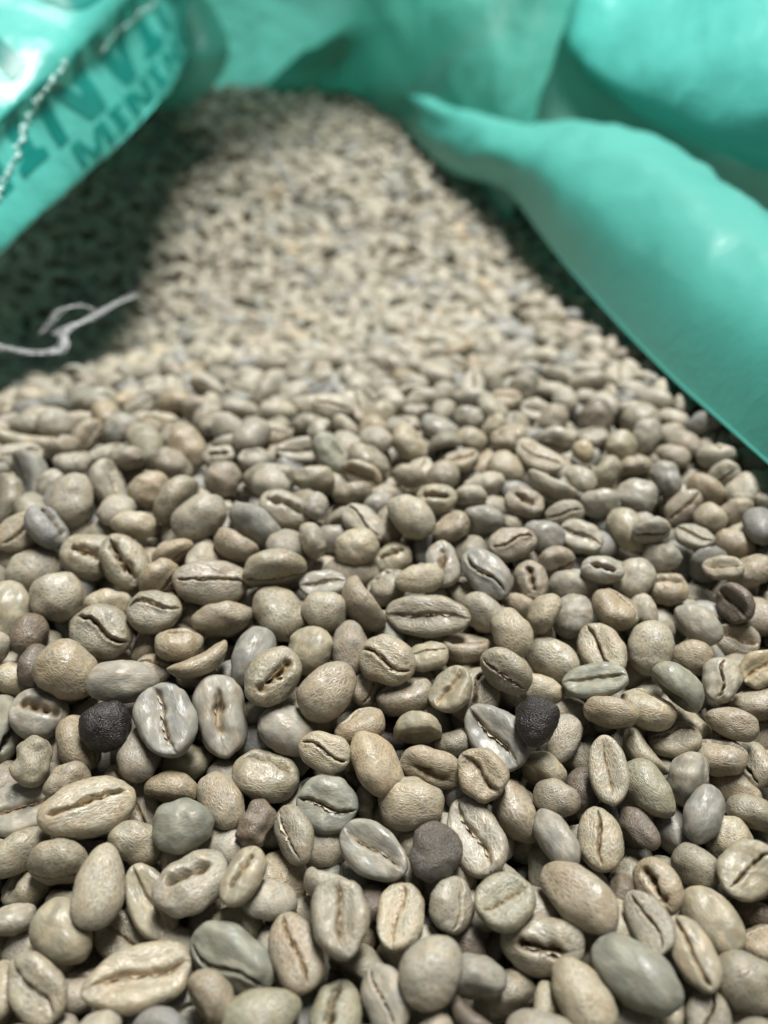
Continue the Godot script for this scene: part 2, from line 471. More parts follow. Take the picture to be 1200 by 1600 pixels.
	bean("n13", "o", Vector3(-18.56, 69.42, -110.36), Vector3(73, -130, -150), Vector3(10.88, 4.94, 7.73), 1, "olive bean with papery skin peeling along its lower edge")
	bean("r9", "o", Vector3(-17.48, 64.81, -104.2), Vector3(1, 136, -157), Vector3(10.36, 5.62, 8.52), 0, "plump olive bean with a dark dimple under its tip")
	bean("r10", "s", Vector3(-9.85, 66.19, -103.4), Vector3(-53, 146, -154), Vector3(7.78, 4.52, 6.85), 0, "round silver-flecked bean, rounded back showing, above the large tan egg-shaped bean with fine wrinkles")
	bean("f5", "b", Vector3(-10.41, 66.83, -110), Vector3(25, 9, 0), Vector3(8.09, 3.47, 5.43), 1, "oval blue-grey bean, crease, to the left of the curved bean with a rough brown tip")
	bean("r11", "b", Vector3(-20.73, 63.51, -95.4), Vector3(-29, -97, 155), Vector3(10.27, 4.2, 6.37), 0, "oval blue-grey bean, rounded back, to the right of the slim curved bean on its side")
	bean("w8", "o", Vector3(-16.83, 64.57, -89.83), Vector3(31, 66, 24), Vector3(9.88, 4.88, 7.63), 1, "olive bean with a brown stained crease")
	bean("r12", "t", Vector3(-8.46, 62.7, -88.68), Vector3(-32, -122, 160), Vector3(10.33, 5.04, 7.63), 0, "large tan egg-shaped bean with fine wrinkles, below the curved bean with a rough brown tip")
	bean("r13", "o", Vector3(-11.71, 63.68, -96.56), Vector3(12, -110, 141), Vector3(7.8, 4.94, 7.49), 0, "round olive bean, rounded back showing, above the large tan egg-shaped bean with fine wrinkles")
	bean("r14", "t", Vector3(-7.37, 61.39, -101.66), Vector3(-10, -114, 160), Vector3(6.17, 3.32, 5.03), 0, "oval tan-brown bean, rounded back showing, above the large tan egg-shaped bean with fine wrinkles")
	bean("c1", "t", Vector3(-3.41, 66.83, -105.09), Vector3(-69, 12, -69), Vector3(10.34, 5.28, 8.25), 0, "curved bean with a rough brown tip, below the pale greenish bean with a leaf-shaped crease")
	bean("n14", "p", Vector3(-14.4, 57.82, -85.15), Vector3(-4, 153, -158), Vector3(9.67, 4.97, 7.53), 0, "smooth egg-shaped bean with a pale translucent side, above the dark reddish-brown shrivelled bean")
	bean("s4", "s", Vector3(-8.56, 59.33, -79.89), Vector3(38, -24, -12), Vector3(8.1, 3.55, 5.54), 1, "oval silver-flecked bean, crease showing, below the large tan egg-shaped bean with fine wrinkles")
	bean("w9", "o", Vector3(-17.23, 55.55, -78.99), Vector3(-22, -5, -10), Vector3(10.21, 5.7, 8.9), 0, "large smooth olive bean with its crease along the top, above the dark reddish-brown shrivelled bean")
	bean("s5", "t", Vector3(-3.68, 59.1, -85.11), Vector3(-32, 20, 11), Vector3(7.98, 4.9, 7.66), 0, "round tan-brown bean, lying on its side, below the curved bean with a rough brown tip")
	bean("f6", "t", Vector3(-1.89, 53.36, -81.97), Vector3(78, 1, 1), Vector3(8.1, 4.98, 7.77), 0, "round tan-brown bean, crease showing, at the upper left of the wrinkled charcoal-grey bean")
	bean("f7", "g", Vector3(-7.99, 55.25, -73.98), Vector3(37, -11, -7), Vector3(8.77, 5.13, 8.02), 1, "grey-green bean with a large sunken flat face, to the left of the wrinkled charcoal-grey bean")
	bean("w10", "o", Vector3(-2.27, 52.31, -76.8), Vector3(66, 148, 60), Vector3(5.03, 3.09, 4.83), 0, "round olive bean, lying on its side, at the upper left of the wrinkled charcoal-grey bean")
	bean("n15", "o", Vector3(-12.34, 55, -69.39), Vector3(47, -73, -14), Vector3(8.44, 3.59, 5.61), 1, "oval olive bean, crease showing, to the right of the dark reddish-brown shrivelled bean")
	bean("r15", "t", Vector3(-23.06, 55.29, -74.55), Vector3(-10, 124, -166), Vector3(9.19, 3.86, 5.85), 0, "oval tan-brown bean, rounded back showing, at the upper left of the dark reddish-brown shrivelled bean")
	bean("q1", "d", Vector3(-17.54, 55.05, -70.94), Vector3(-22, -108, 163), Vector3(6.54, 2.97, 4.49), 0, "dark reddish-brown shrivelled bean, to the right of the smooth round grey-green bean like a pebble")
	bean("f8", "t", Vector3(-30.55, 54.34, -76.62), Vector3(65, -163, -156), Vector3(7.9, 4.85, 7.58), 0, "round tan-brown bean, lying on its side, above the smooth round grey-green bean like a pebble")
	bean("n16", "o", Vector3(-29.97, 53.7, -83.53), Vector3(-33, 17, -9), Vector3(8.11, 4.98, 7.78), 0, "round olive bean, lying on its side, above the smooth round grey-green bean like a pebble")
	bean("w11", "o", Vector3(-18, 56.37, -62.33), Vector3(-9, 68, 7), Vector3(7.96, 3.42, 5.34), 1, "bean with a small round hole at the end of its crease")
	bean("r16", "t", Vector3(-14.34, 48.83, -66.71), Vector3(-27, -177, 178), Vector3(8.12, 4.93, 7.48), 0, "round tan-brown bean, rounded back showing, below the dark reddish-brown shrivelled bean")
	bean("f9", "s", Vector3(-6.77, 52.12, -64.08), Vector3(-59, -13, -8), Vector3(7.82, 4.69, 7.33), 0, "round silver-flecked bean, on its side, at the lower right of the dark reddish-brown shrivelled bean")
	bean("f10", "b", Vector3(-5.42, 56.33, -56.92), Vector3(5, -77, -11), Vector3(9.56, 4.63, 7.24), 1, "flat oval bean with a lined grey face and a small pit")
	bean("f11", "b", Vector3(-1.46, 54.22, -67.47), Vector3(28, -40, -8), Vector3(10.38, 4.34, 6.79), 1, "pale bean with a torn white crease across a grey face")
	bean("n17", "t", Vector3(-10.8, 52.43, -54.83), Vector3(7, -67, -7), Vector3(10.17, 3.95, 6.17), 1, "long bean standing upright with two crease lips, below the dark reddish-brown shrivelled bean")
	bean("s6", "g", Vector3(-18.87, 50.75, -54.66), Vector3(60, -43, -17), Vector3(12.08, 4.96, 7.74), 1, "smooth grey-green bean with an S-shaped crease, below the dark reddish-brown shrivelled bean")
	bean("r17", "s", Vector3(-18.97, 49.7, -59.96), Vector3(-53, 157, -156), Vector3(6.89, 2.95, 4.46), 0, "oval silver-flecked bean, rounded back showing, above the smooth grey-green bean with an S-shaped crease")
	bean("w12", "t", Vector3(-20.47, 51.14, -49.85), Vector3(75, -122, -82), Vector3(6.97, 3.99, 6.24), 0, "round tan-brown bean, lying on its side, below the smooth round grey-green bean like a pebble")
	bean("r18", "g", Vector3(-13.96, 52.04, -47.71), Vector3(-3, -160, -173), Vector3(9.18, 3.77, 5.72), 0, "oval grey-green bean, rounded back showing, below the dark reddish-brown shrivelled bean")
	bean("w13", "g", Vector3(-5.65, 50.75, -48.37), Vector3(-10, 75, 0), Vector3(7.58, 3.89, 6.07), 1, "oval grey-green bean, crease showing, to the left of the pointed dark sliver of bean")
	bean("f12", "o", Vector3(-3.11, 47.25, -54.46), Vector3(80, -167, -132), Vector3(8.89, 5.46, 8.54), 0, "round olive bean, on its side, to the left of the pointed dark sliver of bean")
	bean("f13", "s", Vector3(1.95, 52.37, -59.33), Vector3(-5, 80, 2), Vector3(8.91, 3.9, 6.09), 1, "upright silvery bean with a straight crease down its middle")
	bean("r19", "d", Vector3(-1.66, 48.98, -63.15), Vector3(17, -101, 173), Vector3(5.05, 2.74, 4.15), 0, "oval dark brown bean, rounded back showing, at the lower left of the wrinkled charcoal-grey bean")
	bean("n18", "p", Vector3(0.12, 51.75, -49.65), Vector3(31, -70, -6), Vector3(7.98, 3.59, 5.61), 1, "oval pale cream bean, crease showing, to the left of the pointed dark sliver of bean")
	bean("n19", "s", Vector3(5.52, 55.09, -51), Vector3(-16, -129, 164), Vector3(8.3, 4.57, 6.92), 0, "large round bean with a pale flaky patch, below the wrinkled charcoal-grey bean")
	bean("n20", "b", Vector3(11.01, 51.41, -51.79), Vector3(73, 164, 169), Vector3(7.44, 4.57, 7.14), 0, "round blue-grey bean, lying on its side, above the pointed dark sliver of bean")
	bean("n21", "o", Vector3(15.24, 45.44, -52.84), Vector3(75, 144, 126), Vector3(8.23, 5.06, 7.9), 0, "round olive bean, on its side, to the left of the large pale rough-skinned egg-shaped bean")
	bean("n22", "p", Vector3(6.09, 47.59, -49.07), Vector3(73, 151, 156), Vector3(6.65, 4.08, 6.38), 0, "round pale cream bean, lying on its side, below the wrinkled charcoal-grey bean")
	bean("c2", "d", Vector3(10.22, 51.37, -47.82), Vector3(-66, -54, 11), Vector3(6.52, 2.75, 4.29), 0, "pointed dark sliver of bean, to the left of the large pale rough-skinned egg-shaped bean")
	bean("f14", "p", Vector3(18.81, 48.06, -50.16), Vector3(-78, -24, 96), Vector3(6.25, 3.57, 5.58), 0, "round pale cream bean, lying on its side, below the long rough olive-tan bean")
	bean("r20", "d", Vector3(10.72, 47.81, -58.12), Vector3(-57, 120, -169), Vector3(6.7, 3.48, 5.27), 0, "oval dark brown bean, rounded back showing, above the pointed dark sliver of bean")
	bean("w14", "o", Vector3(19.83, 51.17, -56.27), Vector3(39, 3, 18), Vector3(10.37, 4.4, 6.87), 1, "broad bean with a long arched crease and a grey lower face")
	bean("r21", "p", Vector3(23.11, 52, -49.77), Vector3(-22, 111, -173), Vector3(9.4, 4.04, 6.13), 0, "large pale rough-skinned egg-shaped bean, below the long rough olive-tan bean")
	bean("r22", "g", Vector3(29.69, 53.75, -51.4), Vector3(-31, 138, 176), Vector3(11.19, 4.53, 6.86), 0, "long smooth grey-green bean like a river stone")
	bean("n23", "y", Vector3(37.16, 53.84, -53.93), Vector3(26, -78, -3), Vector3(9.15, 3.3, 5.15), 0, "yellowish bean with a straight split crease, below the nearly spherical silvery bean")
	bean("r23", "o", Vector3(43.07, 51.4, -51.7), Vector3(-43, 169, 171), Vector3(7.43, 4.49, 6.8), 0, "round olive bean, rounded back showing, below the blocky olive-grey bean with flat broken sides")
	bean("s7", "b", Vector3(37.62, 50.28, -47.73), Vector3(-9, 67, 21), Vector3(7.22, 3.17, 4.95), 0, "oval blue-grey bean, crease showing, below the yellowish bean with a straight split crease")
	bean("r24", "b", Vector3(29.15, 48.72, -48.89), Vector3(-3, 153, 169), Vector3(6.6, 3.39, 5.13), 0, "oval blue-grey bean, rounded back showing, to the right of the large pale rough-skinned egg-shaped bean")
	bean("r25", "o", Vector3(34.01, 47.88, -49.43), Vector3(9, -137, 163), Vector3(5.01, 2.39, 3.62), 0, "oval olive bean, rounded back showing, below the yellowish bean with a straight split crease")
	bean("n24", "t", Vector3(47.5, 50.76, -56.94), Vector3(-39, -5, 24), Vector3(6.07, 3.73, 5.83), 0, "round tan-brown bean, lying on its side, below the nearly spherical silvery bean")
	bean("f15", "o", Vector3(41.67, 51.68, -59.11), Vector3(-31, 109, -172), Vector3(9.45, 4.24, 6.43), 0, "blocky olive-grey bean with flat broken sides, below the nearly spherical silvery bean")
	bean("c3", "b", Vector3(32.54, 55.22, -56.85), Vector3(24, -78, -10), Vector3(8.01, 3.26, 5.1), 0, "slate-grey bean with a thin white crease, below the olive-tan bean with a dark gaping crease")
	bean("c4", "o", Vector3(46.83, 55.92, -63.35), Vector3(16, 34, 21), Vector3(8.42, 4.41, 6.89), 0, "wide olive bean with a thin pale crease")
	bean("f16", "d", Vector3(49.39, 48.21, -62.63), Vector3(-49, -56, 20), Vector3(7.93, 4.87, 7.62), 0, "round dark brown bean, lying on its side, below the nearly spherical silvery bean")
	bean("w15", "t", Vector3(35.54, 53.52, -62.71), Vector3(52, -64, -1), Vector3(7.33, 3.84, 6), 0, "olive-tan bean with a dark gaping crease, above the slate-grey bean with a thin white crease")
	bean("w16", "o", Vector3(41.94, 52.37, -66.26), Vector3(-76, 107, -156), Vector3(6.78, 3.91, 5.92), 0, "heart-shaped bean with a notch at its end")
	bean("n25", "t", Vector3(24.72, 54.63, -60.64), Vector3(-32, 134, 175), Vector3(11.31, 4.38, 6.64), 0, "long rough olive-tan bean, below the smooth blue-grey bean sloping down")
	bean("n26", "s", Vector3(30.04, 51.23, -58.16), Vector3(4, 120, -169), Vector3(7.86, 4.12, 6.24), 0, "oval silver-flecked bean, rounded back showing, at the lower right of the long rough olive-tan bean")
	bean("n27", "d", Vector3(31.07, 50.73, -63.27), Vector3(-60, -1, 73), Vector3(5.41, 3.32, 5.19), 0, "round dark brown bean, on its side, to the right of the long rough olive-tan bean")
	bean("s8", "b", Vector3(33.1, 48.69, -67.45), Vector3(-52, 23, 31), Vector3(6.16, 3.78, 5.91), 0, "round blue-grey bean, lying on its side, to the right of the long rough olive-tan bean")
	bean("f17", "g", Vector3(15.3, 54.61, -60.08), Vector3(5, 27, 4), Vector3(7.88, 4.58, 7.16), 1, "greenish bean with a flaky torn crease at its top")
	bean("n28", "s", Vector3(8.9, 52.9, -60.47), Vector3(42, 86, 14), Vector3(6.96, 4.12, 6.44), 0, "round silver-flecked bean, crease showing, below the wrinkled charcoal-grey bean")
	bean("k1", "h", Vector3(6.76, 54.96, -66.49), Vector3(-7, -106, 173), Vector3(8.29, 4.43, 6.71), 0, "wrinkled charcoal-grey bean, below the oval bean with a branching pale crack")
	bean("f18", "s", Vector3(12.49, 53.79, -70.06), Vector3(18, -75, -11), Vector3(11.43, 4.96, 7.76), 1, "large flat bean with a whitish torn face")
	bean("r26", "p", Vector3(3.87, 55.3, -74.11), Vector3(-38, 179, 176), Vector3(9.61, 4.74, 7.19), 0, "oval bean with a branching pale crack, above the wrinkled charcoal-grey bean")
	bean("w17", "t", Vector3(6.93, 56.92, -79.02), Vector3(68, -39, -29), Vector3(9.89, 3.7, 5.78), 0, "slim bean with a deep dark curved crease, above the wrinkled charcoal-grey bean")
	bean("f19", "t", Vector3(13.72, 59.16, -76.16), Vector3(32, -52, -17), Vector3(7.67, 4.53, 7.09), 0, "round bean with a brown stained face, below the grey bean with a flaking golden crease")
	bean("w18", "t", Vector3(19.55, 52.81, -75.01), Vector3(-54, -49, -23), Vector3(9.33, 5.73, 8.95), 0, "round tan-brown bean, lying on its side, below the grey bean with a flaking golden crease")
	bean("n29", "b", Vector3(23.38, 54.71, -68.76), Vector3(-26, 110, -171), Vector3(8.85, 3.19, 4.83), 0, "smooth blue-grey bean sloping down, above the long rough olive-tan bean")
	bean("s9", "p", Vector3(23.32, 55.39, -79.48), Vector3(69, 154, -171), Vector3(6.93, 4.25, 6.65), 0, "round pale cream bean, lying on its side, below the shiny black bean")
	bean("r27", "t", Vector3(24.39, 55.67, -74.68), Vector3(-45, 162, 179), Vector3(6.68, 3.31, 5.02), 0, "oval tan-brown bean, rounded back showing, above the smooth blue-grey bean sloping down")
	bean("f20", "b", Vector3(16.39, 59.32, -82.75), Vector3(31, -62, -14), Vector3(11.36, 5.15, 8.04), 1, "grey bean with a flaking golden crease, above the round bean with a brown stained face")
	bean("k2", "k", Vector3(21.93, 63.18, -82.08), Vector3(-1, -106, 150), Vector3(7.41, 4.13, 6.26), 0, "shiny black bean, to the right of the grey bean with a flaking golden crease")
	bean("r28", "s", Vector3(26.88, 57.5, -84.02), Vector3(-5, -116, 155), Vector3(7.97, 3.22, 4.87), 0, "oval silver-flecked bean, rounded back showing, at the lower right of the shiny black bean")
	bean("w19", "b", Vector3(10.48, 56.01, -84.99), Vector3(-44, 4, 16), Vector3(6.21, 3.81, 5.96), 0, "round blue-grey bean, lying on its side, to the left of the shiny black bean")
	bean("f21", "o", Vector3(5.01, 58.72, -84.27), Vector3(70, 152, 153), Vector3(7.24, 4.45, 6.95), 0, "round olive bean, lying on its side, above the oval bean with a branching pale crack")
	bean("s10", "o", Vector3(14.18, 58.88, -91.39), Vector3(18, 63, 26), Vector3(9.73, 5.04, 7.87), 0, "oval olive bean, crease showing, to the left of the shiny black bean")
	bean("n30", "t", Vector3(3.13, 59.68, -90.99), Vector3(-18, 16, 9), Vector3(9.02, 4.58, 7.15), 0, "oval tan-brown bean, crease, to the right of the large tan egg-shaped bean with fine wrinkles")
	bean("f22", "o", Vector3(10.09, 62.58, -89.46), Vector3(-16, 45, 29), Vector3(7.65, 4.31, 6.73), 0, "round olive bean, crease showing, above the round bean with a brown stained face")
	bean("n31", "o", Vector3(18.62, 64.13, -91.26), Vector3(64, -81, -52), Vector3(8.63, 4.28, 6.69), 1, "olive bean with white flakes beside its crease")
	bean("s11", "p", Vector3(0.49, 64.69, -93.2), Vector3(44, -28, -12), Vector3(9.19, 4.82, 7.53), 1, "smooth pale bean with a ragged white crease")
	bean("n32", "o", Vector3(6.91, 63.03, -96.06), Vector3(6, 14, 8), Vector3(7.05, 3.32, 5.19), 0, "oval olive bean, crease showing, below the upright pale bean with a cracked crease")
	bean("f23", "o", Vector3(7.12, 65.97, -102.48), Vector3(41, -7, 5), Vector3(13.8, 4.52, 7.06), 1, "long flat olive bean with a golden flecked crease")
	bean("f24", "t", Vector3(13.38, 62.11, -99.85), Vector3(-23, 0, -1), Vector3(7.91, 4.86, 7.59), 0, "round tan-brown bean, lying on its side, below the blue-grey bean with an orange crease")
	bean("n33", "t", Vector3(-2.54, 59.5, -92.59), Vector3(51, 90, 37), Vector3(6.45, 3.31, 5.17), 1, "oval tan-brown bean, crease showing, below the curved bean with a rough brown tip")
	bean("r29", "s", Vector3(16.71, 64.77, -104.57), Vector3(-74, 96, -129), Vector3(8.38, 4.3, 6.51), 0, "oval silver-flecked bean, rounded back showing, below the blue-grey bean with an orange crease")
	bean("r30", "p", Vector3(20.37, 65.91, -98.14), Vector3(-43, 94, -151), Vector3(8.94, 4.15, 6.29), 0, "oval pale cream bean, rounded back showing, below the blue-grey bean with an orange crease")
	bean("s12", "p", Vector3(26.25, 66.56, -101.95), Vector3(50, -171, 126), Vector3(7.24, 4.45, 6.95), 0, "small plump pale bean with its crease at the lower end")
	bean("r31", "s", Vector3(27.06, 61.99, -96.32), Vector3(-61, 126, -163), Vector3(9.45, 4.35, 6.59), 0, "oval silver-flecked bean, rounded back showing, to the left of the glossy grey shell-shaped half bean")
	bean("r32", "s", Vector3(24.68, 59.94, -91.7), Vector3(-51, 162, -178), Vector3(6.98, 3.08, 4.66), 0, "oval silver-flecked bean, rounded back showing, above the shiny black bean")
	bean("f25", "p", Vector3(34.38, 64.36, -96.02), Vector3(33, -77, -14), Vector3(9.84, 4.5, 7.03), 0, "bean with an orange-brown open crease, above the glossy grey shell-shaped half bean")
	bean("f26", "g", Vector3(32.03, 63.79, -89.92), Vector3(17, -5, 21), Vector3(9.92, 3.75, 5.86), 0, "glossy grey shell-shaped half bean, below the bean with an orange-brown open crease")
	bean("n34", "s", Vector3(42.53, 63.67, -97.3), Vector3(2, -112, 142), Vector3(9.01, 4.69, 7.11), 0, "round gritty pale bean, to the right of the bean with an orange-brown open crease")
	bean("n35", "t", Vector3(48.92, 62.13, -96.55), Vector3(-56, -148, 131), Vector3(7.09, 3.84, 5.82), 0, "oval tan-brown bean, rounded back showing, to the right of the round gritty pale bean")
	bean("r33", "p", Vector3(43.44, 64.76, -105.13), Vector3(-44, 87, -146), Vector3(6.23, 2.93, 4.44), 0, "oval pale cream bean, rounded back showing, above the round gritty pale bean")
	bean("f27", "g", Vector3(43.91, 63.28, -88.46), Vector3(55, 138, -165), Vector3(8.91, 5.47, 8.55), 0, "round grey-green bean, on its side, at the lower right of the round gritty pale bean")
	bean("s13", "p", Vector3(51.99, 62.45, -91.34), Vector3(0, 61, 29), Vector3(7.51, 3.63, 5.68), 0, "pale bean with a narrow orange slit, below the dark grey-brown bean with a shadowed crease")
	bean("f28", "y", Vector3(58.52, 63.11, -93.12), Vector3(18, 43, 39), Vector3(6.91, 3.54, 5.52), 0, "oval yellowish bean, crease, to the right of the pale bean with a narrow orange slit")
	bean("n36", "t", Vector3(38.18, 66.54, -103.79), Vector3(-22, -41, -17), Vector3(8.28, 5.09, 7.95), 0, "round tan-brown bean, lying on its side, above the bean with an orange-brown open crease")
	bean("r34", "p", Vector3(50.91, 65.43, -101.03), Vector3(-51, 120, -173), Vector3(8.65, 3.68, 5.58), 0, "oval pale cream bean, rounded back, at the upper right of the round gritty pale bean")
	bean("f29", "b", Vector3(54.73, 62.28, -111.1), Vector3(15, -32, -4), Vector3(8.23, 4.64, 7.25), 0, "round blue-grey bean, crease, to the left of the dark grey-brown bean with a shadowed crease")
	bean("f30", "d", Vector3(57.35, 67.45, -103.67), Vector3(69, -107, -42), Vector3(7.01, 4.05, 6.32), 0, "dark grey-brown bean with a shadowed crease, above the pale bean with a narrow orange slit")
	bean("f31", "t", Vector3(57.61, 62.53, -100.57), Vector3(53, -21, 9), Vector3(7.33, 3.52, 5.5), 1, "oval tan-brown bean, crease showing, below the dark grey-brown bean with a shadowed crease")
	bean("w20", "t", Vector3(48.68, 65.28, -110.74), Vector3(-6, -12, 7), Vector3(7.73, 4.75, 7.42), 0, "round tan-brown bean, crease showing, above the round gritty pale bean")
	bean("f32", "p", Vector3(57.9, 69.21, -111.36), Vector3(41, -12, 21), Vector3(6.69, 2.78, 4.35), 1, "cream bean with a sharp rim round its flat face")
	bean("n37", "p", Vector3(42.93, 67.18, -110.8), Vector3(-6, -140, 150), Vector3(7.91, 4.54, 6.88), 0, "round pale cream bean, rounded back showing, above the round gritty pale bean")
	bean("w21", "p", Vector3(36.86, 69.8, -110), Vector3(35, -11, 1), Vector3(7.2, 3.05, 4.77), 0, "oval pale cream bean, crease showing, above the bean with an orange-brown open crease")
	bean("r35", "p", Vector3(49.2, 67.89, -116.34), Vector3(-48, 173, 160), Vector3(6.87, 3.68, 5.58), 0, "oval pale cream bean, rounded back showing, below the smooth blue-grey bean standing on end")
	bean("r36", "t", Vector3(52.13, 59.42, -85.31), Vector3(-49, 159, 165), Vector3(7.8, 3.04, 4.61), 0, "oval tan-brown bean, rounded back showing, below the pale bean with a narrow orange slit")
	bean("s14", "s", Vector3(39.9, 60.74, -87.05), Vector3(-31, -43, 6), Vector3(8.47, 5.21, 8.14), 0, "round silver-flecked bean, lying on its side, above the thin curved bean standing on edge")
	bean("s15", "s", Vector3(47.87, 54.92, -89.92), Vector3(-41, -52, -8), Vector3(8.22, 5.05, 7.89), 0, "round silver-flecked bean, on its side, at the lower right of the round gritty pale bean")
	bean("s16", "p", Vector3(43.61, 57.01, -84.42), Vector3(2, -7, 15), Vector3(7.95, 3.9, 6.09), 1, "oval pale cream bean, crease, to the right of the thin curved bean standing on edge")
	bean("n38", "t", Vector3(33.44, 62.07, -85.01), Vector3(-71, -170, 145), Vector3(8.04, 3.19, 4.84), 0, "oval tan-brown bean, rounded back, at the lower right of the glossy grey shell-shaped half bean")
	bean("f33", "s", Vector3(31.68, 58.94, -77.1), Vector3(15, -96, -24), Vector3(9.91, 3.5, 5.46), 1, "upright flat-faced bean with golden flecks, above the upright bean with a long orange-lined crease")
	bean("c5", "o", Vector3(38.55, 57.38, -82.08), Vector3(-57, -61, -13), Vector3(9.21, 3.95, 6.17), 0, "thin curved bean standing on edge, above the smooth olive bean with a white scratch")
	bean("r37", "g", Vector3(37.36, 56.69, -75.52), Vector3(-33, 110, -168), Vector3(9.4, 3.88, 5.87), 0, "smooth olive bean with a white scratch, below the thin curved bean standing on edge")
	bean("w22", "b", Vector3(41.47, 51.1, -73.17), Vector3(-51, -66, -14), Vector3(8.06, 4.95, 7.74), 0, "round blue-grey bean, lying on its side, to the left of the nearly spherical silvery bean")
	bean("s17", "p", Vector3(43.91, 56.77, -77.2), Vector3(60, 124, 71), Vector3(8.04, 4.94, 7.72), 0, "round pale cream bean, on its side, below the pale bean with a narrow orange slit")
	bean("r38", "b", Vector3(43.82, 56.55, -71.48), Vector3(-10, -120, 157), Vector3(8.52, 3.34, 5.06), 0, "oval blue-grey bean, rounded back showing, at the upper left of the nearly spherical silvery bean")
	bean("n39", "t", Vector3(49.96, 56.01, -82.31), Vector3(-23, -30, 17), Vector3(7.93, 4.87, 7.61), 0, "round tan-brown bean, lying on its side, below the pale bean with a narrow orange slit")
	bean("n40", "o", Vector3(54.9, 53.94, -82.18), Vector3(52, -91, -11), Vector3(7.83, 4.08, 6.38), 0, "oval olive bean, crease showing, above the nearly spherical silvery bean")
	bean("n41", "t", Vector3(51.89, 52.29, -78.87), Vector3(-54, 137, 177), Vector3(7.7, 3.3, 4.99), 0, "oval tan-brown bean, rounded back, to the right of the thin curved bean standing on edge")
	bean("s18", "o", Vector3(51.32, 54.42, -72.88), Vector3(57, 123, 155), Vector3(7.04, 4.33, 6.76), 0, "round olive bean, on its side, at the upper right of the nearly spherical silvery bean")
	bean("r39", "s", Vector3(47.5, 53, -70.05), Vector3(-39, 170, 160), Vector3(6.55, 4.15, 6.29), 0, "nearly spherical silvery bean, above the blocky olive-grey bean with flat broken sides")
	bean("n42", "p", Vector3(29.39, 54.22, -69.33), Vector3(13, -96, -19), Vector3(8.75, 3.94, 6.16), 0, "upright bean with a long orange-lined crease, above the long rough olive-tan bean")
	bean("r40", "d", Vector3(35.35, 54.08, -70.95), Vector3(-33, 116, 179), Vector3(6.95, 2.7, 4.09), 0, "oval dark brown bean, rounded back showing, below the smooth olive bean with a white scratch")
	bean("r41", "b", Vector3(35.64, 47.09, -70.97), Vector3(-28, -166, 165), Vector3(5.84, 2.81, 4.25), 0, "oval blue-grey bean, rounded back showing, above the slate-grey bean with a thin white crease")
	bean("r42", "o", Vector3(30.36, 53.8, -83.55), Vector3(-46, 175, -179), Vector3(6.77, 3.36, 5.09), 0, "oval olive bean, rounded back, to the left of the upright flat-faced bean with golden flecks")
	bean("r43", "d", Vector3(29.09, 53.44, -78.13), Vector3(22, -120, 152), Vector3(6.53, 3.39, 5.14), 0, "oval dark brown bean, rounded back showing, above the upright bean with a long orange-lined crease")
	bean("r44", "t", Vector3(59.03, 53.86, -87.89), Vector3(-14, -129, 145), Vector3(8.15, 3.85, 5.84), 0, "oval tan-brown bean, rounded back showing, above the nearly spherical silvery bean")
	bean("n43", "t", Vector3(57.73, 58.82, -90.43), Vector3(-28, -10, 22), Vector3(7.54, 4.63, 7.24), 0, "round tan-brown bean, lying on its side, below the dark grey-brown bean with a shadowed crease")
	bean("r45", "s", Vector3(5.97, 69, -108.43), Vector3(-42, -167, 169), Vector3(8.44, 3.31, 5.01), 0, "oval silver-flecked bean, rounded back showing, below the dark olive bean with a glossy end")
	bean("w23", "b", Vector3(0.32, 65.61, -110.88), Vector3(-28, 23, 26), Vector3(7.72, 4.75, 7.41), 0, "round blue-grey bean, lying on its side, below the pale greenish bean with a leaf-shaped crease")
	bean("w24", "p", Vector3(9.95, 68.79, -112.86), Vector3(10, -88, -24), Vector3(9.02, 3.94, 6.15), 0, "upright pale bean with a cracked crease")
	bean("w25", "o", Vector3(1.5, 66.84, -117.48), Vector3(7, 29, 18), Vector3(7.34, 4.42, 6.9), 0, "round olive bean, crease showing, below the dark olive bean with a glossy end")
	bean("s19", "b", Vector3(17.31, 69.19, -109.58), Vector3(36, -67, -27), Vector3(10.54, 4.37, 6.82), 1, "blue-grey bean with an orange crease")
	bean("w26", "t", Vector3(25.1, 67.59, -109.78), Vector3(21, -86, -31), Vector3(7.55, 3.55, 5.54), 0, "oval tan-brown bean, crease showing, to the right of the blue-grey bean with an orange crease")
	bean("s20", "t", Vector3(22.35, 70.96, -116.16), Vector3(33, 12, 8), Vector3(8.82, 3.99, 6.24), 1, "tan bean with a straight two-lipped crease, below the long cream bean with a cracked face")
	bean("n44", "s", Vector3(14.91, 64.39, -110.27), Vector3(12, -38, -10), Vector3(8.08, 3.97, 6.21), 0, "oval silver-flecked bean, crease, at the lower left of the blue-grey bean with an orange crease")
	bean("r46", "p", Vector3(32.57, 65.48, -110.99), Vector3(-57, -160, 149), Vector3(8.7, 4.07, 6.17), 0, "oval pale cream bean, rounded back showing, below the cream flat-faced bean with a golden edge")
	bean("r47", "p", Vector3(31.54, 64.43, -104.28), Vector3(19, -121, 146), Vector3(7.93, 4.65, 7.04), 0, "round pale cream bean, rounded back showing, above the glossy grey shell-shaped half bean")
	bean("n45", "t", Vector3(30.21, 67.78, -114.61), Vector3(73, 103, 94), Vector3(6.53, 4.01, 6.27), 0, "round tan-brown bean, crease, to the right of the tan bean with a straight two-lipped crease")
	bean("r48", "t", Vector3(23.06, 64.31, -107.35), Vector3(-76, 143, -175), Vector3(6.33, 2.65, 4.02), 0, "oval tan-brown bean, rounded back showing, below the tan bean with a straight two-lipped crease")
	bean("r49", "p", Vector3(-77.56, 69.59, -168.54), Vector3(-59, 161, -145), Vector3(12.05, 4.16, 6.3), 0, "smooth oval pinkish-cream bean, at the upper right of the long slim bean lying level")
